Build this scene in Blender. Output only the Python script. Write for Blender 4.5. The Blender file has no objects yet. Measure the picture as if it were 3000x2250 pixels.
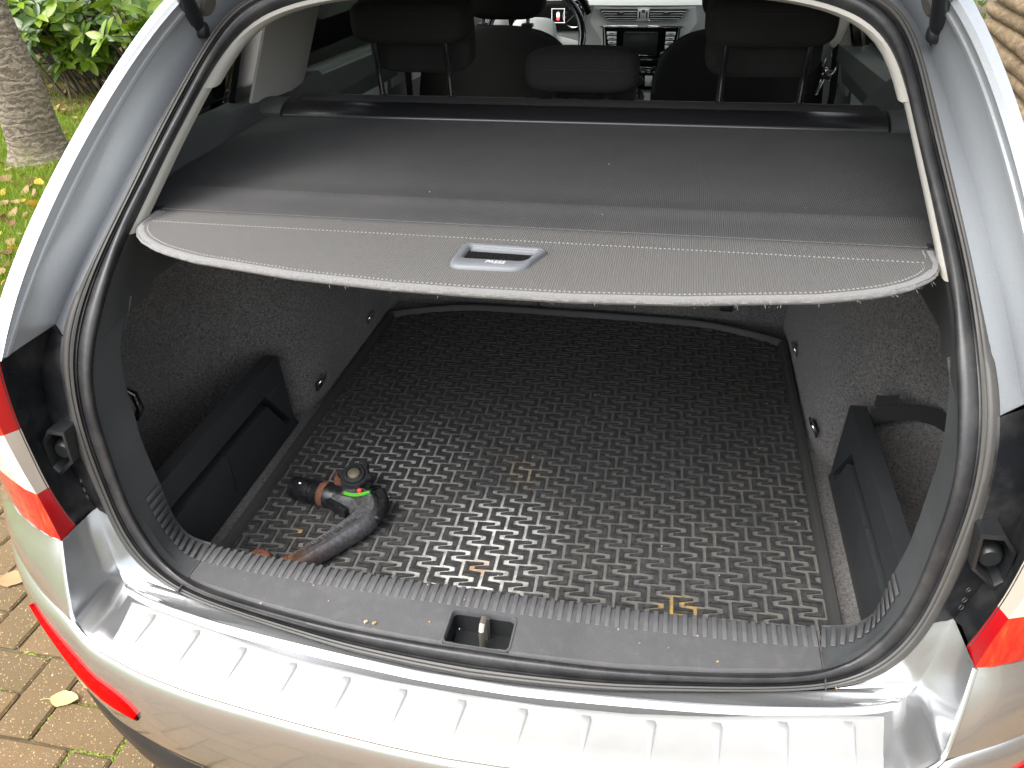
import bpy, bmesh, math, random
import numpy as np
from mathutils import Vector, Matrix, Euler

random.seed(7); rng = np.random.default_rng(7)
S = bpy.context.scene
R = math.radians

# ------------------------------------------------------------------ camera
cam = bpy.data.cameras.new("camera"); camo = bpy.data.objects.new("camera", cam)
S.collection.objects.link(camo); S.camera = camo
cam.sensor_fit = 'HORIZONTAL'; cam.sensor_width = 36.0; cam.lens = 36 * 1666.52 / 2212
cam.clip_start = 0.02; cam.clip_end = 400
camo.matrix_world = (Matrix.Translation((0.192, -0.660, 1.454)) @ Matrix.Rotation(R(12.073), 4, 'Z')
                     @ Matrix.Rotation(R(90 - 32.287), 4, 'X') @ Matrix.Rotation(R(-1.496), 4, 'Z'))
# ------------------------------------------------------------------ sky, sun, exposure
SUN_EL, SUN_AZ = 60.0, 222.0            # azimuth clockwise from +Y
W = bpy.data.worlds.new("World"); S.world = W; W.use_nodes = True
nt = W.node_tree; nt.nodes.clear()
sky = nt.nodes.new('ShaderNodeTexSky'); sky.sky_type = 'NISHITA'; sky.sun_disc = False
sky.sun_elevation = R(SUN_EL); sky.sun_rotation = R(SUN_AZ); sky.dust_density = 3.0; sky.ozone_density = 1.0
hs = nt.nodes.new('ShaderNodeHueSaturation'); hs.inputs['Saturation'].default_value = 0.22
bg = nt.nodes.new('ShaderNodeBackground'); bg.inputs[1].default_value = 0.15
wo = nt.nodes.new('ShaderNodeOutputWorld')
nt.links.new(sky.outputs[0], hs.inputs['Color']); nt.links.new(hs.outputs[0], bg.inputs[0]); nt.links.new(bg.outputs[0], wo.inputs[0])
sl = bpy.data.lights.new("sun", 'SUN'); sl.energy = 1.3; sl.angle = R(60); sl.color = (1, 0.96, 0.9)
so = bpy.data.objects.new("sun", sl); S.collection.objects.link(so)
sd = Vector((math.sin(R(SUN_AZ)) * math.cos(R(SUN_EL)), math.cos(R(SUN_AZ)) * math.cos(R(SUN_EL)), math.sin(R(SUN_EL))))
so.rotation_euler = (-sd).to_track_quat('-Z', 'Y').to_euler(); so.location = sd * 30
S.view_settings.view_transform = 'Standard'; S.view_settings.look = 'None'
S.view_settings.exposure = 1.95; S.view_settings.gamma = 1; S.view_settings.use_curve_mapping = False
S.render.engine = 'CYCLES'
try:
    S.cycles.max_bounces = 10; S.cycles.transparent_max_bounces = 24; S.cycles.caustics_reflective = False
    S.cycles.use_denoising = True
except Exception: pass

# ------------------------------------------------------------------ materials
def lin(h):
    h = h.lstrip('#'); v = [int(h[i:i+2], 16) / 255 for i in (0, 2, 4)]
    return tuple(c / 12.92 if c < .04045 else ((c + .055) / 1.055) ** 2.4 for c in v)
MATS = {}
class NM:
    """small helper round one node material"""
    def __init__(s, name, **kw):
        s.m = bpy.data.materials.new(name); s.m.use_nodes = True; s.t = s.m.node_tree
        s.b = s.t.nodes['Principled BSDF']; s.tc = s.t.nodes.new('ShaderNodeTexCoord'); MATS[name] = s.m
        s.set(**kw); s.nrm = None
    def set(s, col=None, rough=None, metal=None, coat=None, coatr=None, spec=None, sheen=None, trans=None, ior=None, alpha=None, emit=None, estr=None, aniso=None, sss=None):
        I = s.b.inputs
        for v, k in ((rough, 'Roughness'), (metal, 'Metallic'), (coat, 'Coat Weight'), (coatr, 'Coat Roughness'), (spec, 'Specular IOR Level'),
                     (sheen, 'Sheen Weight'), (trans, 'Transmission Weight'), (ior, 'IOR'), (alpha, 'Alpha'), (estr, 'Emission Strength'), (aniso, 'Anisotropic'), (sss, 'Subsurface Weight')):
            if v is not None: I[k].default_value = v
        if col is not None: I['Base Color'].default_value = (*col, 1)
        if emit is not None: I['Emission Color'].default_value = (*emit, 1)
        return s
    def n(s, t, **kw):
        x = s.t.nodes.new(t)
        for k, v in kw.items():
            if k in x.inputs: x.inputs[k].default_value = v
            else: setattr(x, k, v)
        return x
    def L(s, a, b): s.t.links.new(a, b)
    def noise(s, scale, detail=4, rough=.6, scl=(1, 1, 1), dist=0.0, loc=(0, 0, 0)):
        mp = s.n('ShaderNodeMapping'); mp.inputs['Scale'].default_value = scl; mp.inputs['Location'].default_value = loc
        s.L(s.tc.outputs['Object'], mp.inputs[0])
        x = s.n('ShaderNodeTexNoise', Scale=scale, Detail=detail, Roughness=rough, Distortion=dist); s.L(mp.outputs[0], x.inputs['Vector'])
        return x.outputs['Fac']
    def vor(s, scale, feature='F1', out='Distance', scl=(1, 1, 1)):
        mp = s.n('ShaderNodeMapping'); mp.inputs['Scale'].default_value = scl; s.L(s.tc.outputs['Object'], mp.inputs[0])
        x = s.n('ShaderNodeTexVoronoi', Scale=scale); x.feature = feature; s.L(mp.outputs[0], x.inputs['Vector'])
        return x.outputs[out]
    def ramp(s, fac, stops):
        x = s.n('ShaderNodeValToRGB'); e = x.color_ramp.elements
        while len(e) < len(stops): e.new(.5)
        for i, (p, c) in enumerate(stops):
            e[i].position = p; e[i].color = (*(c if hasattr(c, '__len__') else (c, c, c)), 1)
        s.L(fac, x.inputs[0]); return x.outputs[0]
    def mix(s, fac, a, b, typ='MIX'):
        x = s.n('ShaderNodeMix'); x.data_type = 'RGBA'; x.blend_type = typ
        for v, i in ((fac, 0), (a, 6), (b, 7)):
            if hasattr(v, 'is_linked') or hasattr(v, 'links'): s.L(v, x.inputs[i])
            elif i == 0: x.inputs[0].default_value = v
            else: x.inputs[i].default_value = (*v, 1)
        return x.outputs[2]
    def math(s, op, a, b=0.0, c=0.0, clamp=False):
        x = s.n('ShaderNodeMath', operation=op); x.use_clamp = clamp
        for i, v in enumerate((a, b, c)):
            if hasattr(v, 'links'): s.L(v, x.inputs[i])
            else: x.inputs[i].default_value = v
        return x.outputs[0]
    def col(s, o): s.L(o, s.b.inputs['Base Color']); return s
    def rgh(s, o): s.L(o, s.b.inputs['Roughness']); return s
    def bump(s, h, strength=.3, dist=.001):
        x = s.n('ShaderNodeBump', Strength=strength, Distance=dist); s.L(h, x.inputs['Height'])
        if s.nrm: s.L(s.nrm, x.inputs['Normal'])
        s.nrm = x.outputs[0]; s.L(x.outputs[0], s.b.inputs['Normal']); return s
    def spot(s, p, r, soft=.5):
        """1 inside a ball of radius r round p (object space), ragged edge"""
        d = s.n('ShaderNodeVectorMath', operation='DISTANCE'); s.L(s.tc.outputs['Object'], d.inputs[0]); d.inputs[1].default_value = p
        mr = s.n('ShaderNodeMapRange'); s.L(d.outputs['Value'], mr.inputs[0]); mr.inputs[1].default_value = r; mr.inputs[2].default_value = r * soft
        return mr.outputs[0]
    def axis(s, k):
        x = s.n('ShaderNodeSeparateXYZ'); s.L(s.tc.outputs['Object'], x.inputs[0]); return x.outputs[k]
    def rand(s):
        return s.n('ShaderNodeObjectInfo').outputs['Random']
    def island(s):
        return s.n('ShaderNodeNewGeometry').outputs['Random Per Island']

def paint():
    m = NM('silver_paint', col=(.56, .58, .60), rough=.5, metal=.62, coat=.6, coatr=.08)
    f = m.noise(900, 2, .5); m.col(m.mix(m.ramp(f, [(.3, 0.), (.7, 1.)]), (.43, .45, .47), (.51, .53, .55)))
    d = m.noise(9, 6, .7); m.rgh(m.ramp(d, [(.3, .44), (.75, .54)]))
    return m.m
PAINT = paint()
def bumper_paint():
    m = NM('silver_bumper_paint', col=(.6, .61, .62), rough=.22, metal=.88, coat=1, coatr=.04)
    f = m.noise(900, 2, .5); base = m.mix(m.ramp(f, [(.3, 0.), (.7, 1.)]), (.54, .55, .56), (.61, .62, .63))
    g = m.noise(5, 5, .6); sp = m.vor(38); m.col(m.mix(m.ramp(sp, [(.035, .5), (.05, 0.)]), base, (.30, .29, .27)))
    m.rgh(m.ramp(g, [(.3, .20), (.75, .25)])); return m.m
BPAINT = bumper_paint()
def dplastic(name, col, rough=.5, grain=1400, st=.35, dust=.0, scr=True):
    m = NM(name, col=col, rough=rough)
    g = m.vor(grain); m.bump(g, st, .0006)
    n1 = m.noise(7, 6, .7); n2 = m.noise(60, 3, .6)
    c = m.mix(m.ramp(n1, [(.35, 0.), (.8, .5)]), col, tuple(min(1, x * 1.5 + .01) for x in col))
    if dust: c = m.mix(m.math('MULTIPLY', m.ramp(n2, [(.5, 0.), (.8, 1.)]), dust), c, (.25, .22, .18))
    if scr:
        s1 = m.noise(30, 2, .5, (1, .05, .6), 2.5); c = m.mix(m.ramp(s1, [(.72, 0.), (.76, .35)]), c, (.12, .12, .12))
    m.col(c); m.rgh(m.ramp(n1, [(.3, rough - .08), (.8, rough + .12)])); return m.m
TRIM = dplastic('dark_trim_plastic', (.056, .060, .062), .46)
SILL = dplastic('sill_plastic', (.075, .075, .078), .42, 900, .5, .12)
DIVP = dplastic('divider_plastic', (.028, .031, .033), .45)
BLACKP = dplastic('black_plastic', (.012, .013, .014), .38, 1600, .2, 0, False)
HOUSP = NM('lamp_housing_plastic', col=(.012, .013, .015), rough=.3)
_n = HOUSP.noise(14, 5, .7); HOUSP.col(HOUSP.mix(HOUSP.ramp(_n, [(.45, 0.), (.8, .7)]), (.010, .011, .013), (.055, .052, .048))); HOUSP.rgh(HOUSP.ramp(_n, [(.3, .22), (.75, .6)])); HOUSP = HOUSP.m
def rubber(name, col, r):
    m = NM(name, col=col, rough=r); a = m.noise(22, 6, .7, (1, 1, 1)); b = m.noise(150, 3, .6)
    c = m.mix(m.ramp(a, [(.42, 0.), (.72, .8)]), col, (.055, .053, .05))
    m.col(m.mix(m.ramp(b, [(.62, 0.), (.8, .3)]), c, (.12, .11, .10))); m.bump(b, .15, .0006); return m.m
RUBBER = rubber('seal_rubber', (.020, .020, .022), .42)
LIP = rubber('seal_lip_rubber', (.070, .067, .062), .55)
LTRIM = NM('pale_grey_trim', col=(.44, .42, .38), rough=.6)
LTRIM.bump(LTRIM.vor(1200), .2, .0005); LTRIM = LTRIM.m
CTRIM = NM('grey_pillar_trim', col=(.5, .48, .45), rough=.65); CTRIM.bump(CTRIM.vor(1000), .2, .0005); CTRIM = CTRIM.m
HEADL = NM('headliner_cloth', col=(.5, .49, .46), rough=.9).m
def carpet(name, a, b):
    m = NM(name, rough=.95, sheen=.25)
    n1 = m.noise(260, 4, .8, (1, 1, 1), 1.0); n2 = m.noise(8, 3, .5); v = m.noise(150, 3, .6, (1, 1, 1), 2)
    c = m.ramp(n1, [(.40, a), (.5, tuple((x + y) / 2 for x, y in zip(a, b))), (.60, b)])
    c = m.mix(m.ramp(v, [(.62, 0.), (.72, .8)]), c, tuple(x * 1.7 for x in b))
    m.col(m.mix(m.ramp(n2, [(.3, .0), (.8, .35)]), c, tuple(x * .7 for x in a))); m.bump(n1, .6, .003); return m.m
CARPET = carpet('grey_flecked_carpet', (.048, .046, .045), (.22, .208, .20))
def cover_mat():
    m = NM('ribbed_cover_vinyl', rough=.6, sheen=.0, spec=.15)
    x = m.axis(0); w = m.math('SINE', m.math('MULTIPLY', x, 2 * math.pi / .0026))
    n1 = m.noise(11, 6, .7); n2 = m.noise(500, 2, .6); n3 = m.noise(34, 4, .65)
    c = m.mix(m.math('MULTIPLY_ADD', w, .25, .5), (.045, .045, .047), (.092, .091, .091))
    # dust that has settled thicker on the tail board behind the seam
    y = m.axis(1); dy = m.n('ShaderNodeMapRange'); m.L(y, dy.inputs[0]); dy.inputs[1].default_value = .262; dy.inputs[2].default_value = .245
    c = m.mix(m.math('MULTIPLY', dy.outputs[0], .6), c, m.mix(n2, (.115, .111, .106), (.185, .178, .17)))
    c = m.mix(m.ramp(n1, [(.4, 0.), (.8, .2)]), c, (.13, .125, .115))
    c = m.mix(m.ramp(n3, [(.66, 0.), (.78, .28)]), c, (.09, .085, .08))
    m.col(c); m.bump(m.math('MULTIPLY_ADD', w, .5, .5), .55, .0009); m.bump(n2, .2, .0006); return m.m
COVER = cover_mat()
EDGE = NM('pale_edge_binding', col=(.42, .41, .39), rough=.8, sheen=.3); _n = EDGE.noise(700, 3, .7); EDGE.col(EDGE.ramp(_n, [(.3, (.12, .117, .112)), (.7, (.205, .20, .195))])); EDGE.bump(_n, .7, .002); EDGE = EDGE.m
STITCH = NM('stitch_thread', col=(.20, .195, .185), rough=.9).m
HANDLE = dplastic('grey_handle_plastic', (.12, .127, .137), .42, 1500, .2, 0, False)
def seatcloth():
    m = NM('black_seat_cloth', rough=.95, sheen=.03, spec=.2); n = m.noise(600, 3, .7); w = m.vor(900)
    m.col(m.ramp(n, [(.3, (.018, .0175, .0175)), (.7, (.042, .040, .038))])); m.bump(w, .5, .001); return m.m
SEAT = seatcloth()
SEATPIPE = NM('seat_piping', col=(.03, .028, .024), rough=.8).m
def matmats():
    m = NM('dusty_rubber_mat', rough=.55)
    a = m.noise(7, 6, .7); b = m.noise(60, 5, .75); c0 = m.noise(300, 3, .7)
    c = m.mix(m.ramp(c0, [(.3, 0.), (.7, 1.)]), (.075, .075, .075), (.14, .137, .13))
    c = m.mix(m.math('MULTIPLY', m.ramp(a, [(.42, 0.), (.7, 1.)]), m.ramp(b, [(.35, .15), (.65, .75)])), c, (.24, .22, .19))
    chalk = m.math('MULTIPLY', m.math('MAXIMUM', m.math('MAXIMUM', m.spot((-.07, .20, .528), .14, .15), m.spot((-.05, .30, .528), .13, .1)), m.math('MULTIPLY', m.spot((-.28, .46, .528), .18, .1), .6)), m.ramp(b, [(.36, .25), (.55, 1.)]))
    c = m.mix(chalk, c, (.62, .62, .60))
    for p, r, k in (((.262, .172, .528), .045, (.42, .27, .06)), ((.24, .15, .528), .025, (.30, .2, .06)), ((-.385, .235, .528), .014, (.5, .29, .06)), ((-.03, .465, .528), .05, (.30, .25, .17)), ((.40, .86, .528), .09, (.12, .105, .07)), ((.40, .99, .528), .06, (.10, .095, .065)), ((-.06, .21, .528), .03, (.36, .22, .12))):
        c = m.mix(m.math('MULTIPLY', m.spot(p, r, .3), m.ramp(b, [(.38, 0.), (.5, 1.)])), c, k)
    m.col(c); m.bump(c0, .2, .0005); m.rgh(m.ramp(b, [(.3, .42), (.7, .68)]))
    t = NM('black_rubber_tread', rough=.42); b = t.noise(90, 5, .75); c0 = t.noise(500, 3, .7)
    c = t.mix(t.ramp(b, [(.45, 0.), (.75, .55)]), (.034, .034, .035), (.12, .117, .112))
    t.col(t.mix(t.ramp(c0, [(.66, 0.), (.75, .35)]), c, (.12, .11, .1))); t.rgh(t.ramp(b, [(.3, .34), (.7, .6)])); t.bump(c0, .15, .0004)
    return m.m, t.m
MATB, MATT = matmats()
REDL = NM('red_lens', col=(.62, .004, .008), rough=.12, coat=1, coatr=.03, spec=.6); _n = REDL.vor(170); REDL.bump(_n, .2, .001); REDL = REDL.m
DRED = NM('deep_red_lens', col=(.36, .002, .005), rough=.3, coat=.25, coatr=.25).m
AMBL = NM('orange_red_lens', col=(.72, .05, .008), rough=.12, coat=1, coatr=.02); _n = AMBL.noise(45, 3, .6, (1, 1, .3), 1.5); AMBL.col(AMBL.ramp(_n, [(.36, (.42, .004, .005)), (.58, (.55, .025, .008)), (.74, (.6, .12, .03))])); AMBL.bump(AMBL.vor(120), .3, .001); AMBL = AMBL.m
CLRL = NM('clear_lens', col=(.66, .60, .54), rough=.12, coat=1, coatr=.02); _n = CLRL.noise(40, 2, .5, (1, 1, .3), 1); CLRL.col(CLRL.ramp(_n, [(.4, (.6, .5, .42)), (.6, (.8, .76, .7))])); CLRL = CLRL.m
CLRB = NM('cream_lens_band', col=(.40, .35, .29), rough=.35, coat=.2, coatr=.25).m
REFL = NM('red_reflector', col=(.52, .001, .001), rough=.5, spec=.03); _n = REFL.math('SINE', REFL.math('MULTIPLY', REFL.axis(2), 1800.)); REFL.bump(_n, .35, .0008); REFL = REFL.m
CHROME = NM('bright_chrome', col=(.75, .75, .74), rough=.12, metal=1).m
STEELP = NM('polished_post_steel', col=(.16, .16, .17), rough=.2, metal=.9).m
def bar_mat():
    m = NM('worn_black_steel', rough=.38, metal=.55)
    a = m.noise(28, 6, .75); b = m.noise(120, 4, .7)
    c = m.mix(m.ramp(b, [(.4, 0.), (.7, .6)]), (.016, .017, .020), (.07, .07, .074))
    m.col(m.mix(m.ramp(a, [(.60, 0.), (.70, .7)]), c, (.17, .075, .035))); m.rgh(m.ramp(a, [(.4, .28), (.7, .6)])); m.bump(b, .25, .0008)
    g = NM('weathered_grey_steel', rough=.42, metal=.6)
    a = g.noise(24, 5, .7); b = g.noise(160, 4, .7); sp = g.spot((-.375, .125, .56), .115, .2)
    c = g.mix(g.ramp(b, [(.35, 0.), (.7, 1.)]), (.085, .093, .10), (.22, .23, .245))
    g.col(g.mix(g.math('MULTIPLY', g.math('MAXIMUM', sp, .10), g.ramp(a, [(.35, .1), (.6, 1.)])), c, (.20, .085, .04))); g.bump(b, .25, .0008)
    r = NM('rusty_iron', rough=.85); a = r.noise(60, 6, .75)
    r.col(r.ramp(a, [(.3, (.055, .022, .014)), (.55, (.16, .062, .035)), (.75, (.26, .12, .07))])); r.bump(a, .7, .003)
    return m.m, g.m, r.m
BARB, BARG, RUST = bar_mat()
GREEN = NM('green_mark', col=(.10, .48, .04), rough=.5).m
RED = NM('red_mark', col=(.75, .05, .035), rough=.5).m
def paver_mat():
    m = NM('weathered_paver', rough=.92)
    n1 = m.noise(14, 6, .75); sp = m.vor(210); s2 = m.vor(190, 'F1', 'Color'); n3 = m.noise(340, 3, .7); rn = m.rand()
    base = m.ramp(rn, [(0., (.115, .075, .036)), (.35, (.15, .096, .046)), (.7, (.175, .100, .047)), (1., (.135, .091, .043))])
    c = m.mix(m.ramp(n1, [(.35, 0.), (.75, .65)]), base, (.10, .072, .026))
    c = m.mix(m.ramp(n3, [(.45, 0.), (.75, .55)]), c, (.055, .042, .02))
    sep = m.n('ShaderNodeSeparateColor'); m.L(s2, sep.inputs[0])
    grit = m.math('MULTIPLY', m.ramp(m.vor(190), [(.22, 1.), (.32, 0.)]), m.ramp(sep.outputs[0], [(.42, 0.), (.46, 1.)]))
    gc = m.ramp(sep.outputs[1], [(0., (.50, .33, .12)), (.4, (.42, .29, .14)), (.62, (.10, .085, .06)), (.85, (.20, .185, .16)), (1., (.50, .38, .20))])
    c = m.mix(grit, c, gc)
    m.col(c); m.bump(n3, .7, .003); m.bump(grit, .5, .002); return m.m
PAVER = paver_mat()
SANDJ = NM('jointing_sand', rough=1); _n = SANDJ.noise(60, 5, .7); SANDJ.col(SANDJ.ramp(_n, [(.35, (.05, .04, .022)), (.6, (.11, .085, .045)), (.75, (.09, .11, .03))])); SANDJ.bump(_n, .5, .003); SANDJ = SANDJ.m
MOSS = NM('moss_green', rough=1); _n = MOSS.island(); MOSS.col(MOSS.ramp(_n, [(0, (.06, .09, .012)), (.6, (.16, .20, .025)), (1, (.25, .30, .05))])); MOSS = MOSS.m
SOIL = NM('lawn_soil', rough=1); _n = SOIL.noise(5, 7, .75); _o = SOIL.noise(40, 5, .7); SOIL.col(SOIL.mix(SOIL.ramp(_n, [(.42, 0.), (.6, 1.)]), SOIL.ramp(_o, [(.3, (.07, .10, .02)), (.7, (.13, .17, .03))]), (.09, .065, .03))); SOIL = SOIL.m
BEDS = NM('leaf_litter_soil', rough=1); _o = BEDS.noise(30, 6, .75); BEDS.col(BEDS.ramp(_o, [(.3, (.035, .022, .013)), (.55, (.10, .055, .026)), (.75, (.22, .13, .06))])); BEDS.bump(_o, .8, .02); BEDS = BEDS.m
def grass_mat():
    m = NM('grass_blades', rough=.55); r = m.island(); n = m.noise(1.6, 3, .6)
    c = m.ramp(r, [(0., (.085, .15, .010)), (.45, (.145, .225, .015)), (.8, (.22, .29, .025)), (1., (.32, .30, .075))])
    m.col(m.mix(m.ramp(n, [(.4, 0.), (.7, .55)]), c, (.10, .16, .015))); m.set(spec=.3)
    tr = m.n('ShaderNodeBsdfTranslucent'); tr.inputs[0].default_value = (.3, .42, .03, 1)
    mx = m.n('ShaderNodeMixShader'); mx.inputs[0].default_value = .3; out = m.t.nodes['Material Output']
    m.L(m.b.outputs[0], mx.inputs[1]); m.L(tr.outputs[0], mx.inputs[2]); m.L(mx.outputs[0], out.inputs[0]); return m.m
GRASS = grass_mat()
def leaf_mat(name, stops, src, tl=(.25, .4, .02), rough=.3, tf=.25):
    m = NM(name, rough=rough, spec=.6); r = m.rand() if src == 'o' else m.island()
    m.col(m.ramp(r, stops)); tr = m.n('ShaderNodeBsdfTranslucent'); tr.inputs[0].default_value = (*tl, 1)
    mx = m.n('ShaderNodeMixShader'); mx.inputs[0].default_value = tf; out = m.t.nodes['Material Output']
    m.L(m.b.outputs[0], mx.inputs[1]); m.L(tr.outputs[0], mx.inputs[2]); m.L(mx.outputs[0], out.inputs[0]); return m.m
LST = [(0., (.03, .07, .010)), (.4, (.075, .145, .016)), (.75, (.15, .25, .018)), (1., (.22, .28, .018))]
LEAFO = leaf_mat('laurel_leaf_single', LST, 'o'); LEAFI = leaf_mat('laurel_leaf_mass', LST, 'i')
HEDGEL = leaf_mat('hedge_leaf_mass', [(0., (.018, .05, .008)), (.6, (.05, .12, .015)), (1., (.10, .18, .02))], 'i')
DEAD = {k: leaf_mat('dead_leaf_' + k, [(0, a), (1, b)], 'o', b, .7, .2) for k, a, b in (('tan', (.22, .13, .05), (.38, .25, .12)), ('yellow', (.42, .25, .012), (.52, .35, .04)), ('brown', (.10, .038, .012), (.18, .075, .024)), ('cream', (.44, .36, .16), (.48, .41, .2)))}
def bark_mat():
    m = NM('cherry_bark', rough=.95)
    d = m.noise(7, 5, .7, (1, 1, 1.5)); z = m.axis(2); ph = m.math('MULTIPLY_ADD', d, 34., m.math('MULTIPLY', z, 140.)); rg = m.math('MULTIPLY_ADD', m.math('SINE', ph), .5, .5)
    n = m.noise(45, 6, .75, (1, 1, 2.5)); big = m.noise(3, 4, .6); pt = m.noise(12, 4, .7, (1, 1, 3))
    h = m.math('MULTIPLY_ADD', m.math('MULTIPLY', rg, m.ramp(pt, [(.35, .25), (.6, 1.)])), .7, m.math('MULTIPLY', n, .45))
    c = m.ramp(h, [(.15, (.06, .047, .033)), (.36, (.14, .112, .08)), (.62, (.20, .166, .122)), (.9, (.26, .226, .175))])
    m.col(m.mix(m.ramp(big, [(.52, 0.), (.68, .5)]), c, (.13, .125, .045))); m.bump(h, .8, .006); m.bump(n, .5, .004); return m.m
BARK = bark_mat()
STEM = NM('shrub_stem', rough=.9); _n = STEM.noise(25, 4, .7); STEM.col(STEM.ramp(_n, [(.3, (.07, .055, .035)), (.7, (.17, .135, .09))])); STEM = STEM.m
def log_mat():
    m = NM('peeling_pole_bark', rough=.95)
    a = m.noise(9, 6, .75, (1, .35, 1), 1.0); b = m.noise(26, 5, .7, (1, .6, 1), 2.5)
    c = m.ramp(a, [(.3, (.095, .062, .032)), (.5, (.19, .135, .075)), (.7, (.30, .225, .13))])
    m.col(m.mix(m.ramp(b, [(.56, 0.), (.64, .85)]), c, (.06, .034, .017))); m.bump(b, .8, .008); m.bump(a, .6, .01); return m.m
LOGM = log_mat()
def glass(name, tint, refl=1.0):
    m = NM(name); t = m.n('ShaderNodeBsdfTransparent'); t.inputs[0].default_value = (*tint, 1)
    g = m.n('ShaderNodeBsdfGlossy', Roughness=.02); fr = m.n('ShaderNodeFresnel', IOR=1.5); mx = m.n('ShaderNodeMixShader')
    m.L(fr.outputs[0], mx.inputs[0]); m.L(t.outputs[0], mx.inputs[1]); m.L(g.outputs[0], mx.inputs[2]); m.L(mx.outputs[0], m.t.nodes['Material Output'].inputs[0]); return m.m
GLASS = glass('clear_window_glass', (.8, .86, .83)); TINT = glass('tinted_window_glass', (.60, .66, .62))
DASH = NM('grey_dash_plastic', col=(.62, .62, .60), rough=.5).m
DASHT = NM('daylit_dash_top', col=(.75, .75, .71), rough=.55).m  # dash top paler than the dash front: daylight put into its colour
SILVP = NM('satin_silver_plastic', col=(.85, .85, .83), rough=.38, metal=.0).m
GLOSSB = NM('gloss_black', col=(.006, .006, .007), rough=.12, coat=.5).m
SCREENB = NM('dark_screen', col=(.03, .03, .032), rough=.35).m
LITW = NM('lit_white', col=(.8, .8, .8), rough=.5, emit=(1, .95, .9), estr=.45).m
LITR = NM('lit_red', col=(.8, .1, .1), rough=.5, emit=(1, .12, .1), estr=.45).m
ICON = NM('pale_print', col=(.5, .5, .5), rough=.6).m
TYRE = NM('tyre_rubber', col=(.018, .018, .018), rough=.8).m
RIM = NM('alloy_rim', col=(.5, .5, .5), rough=.35, metal=.8).m
CRUMB = NM('dry_crumbs', rough=.9); _n = CRUMB.island(); CRUMB.col(CRUMB.ramp(_n, [(0, (.34, .17, .045)), (.5, (.42, .29, .13)), (1, (.52, .46, .36))])); CRUMB = CRUMB.m
WHITEP = NM('pale_grey_car_paint', col=(.62, .63, .62), rough=.35, metal=.3, coat=.8).m
BELT = NM('belt_webbing', col=(.012, .012, .013), rough=.8).m

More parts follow.
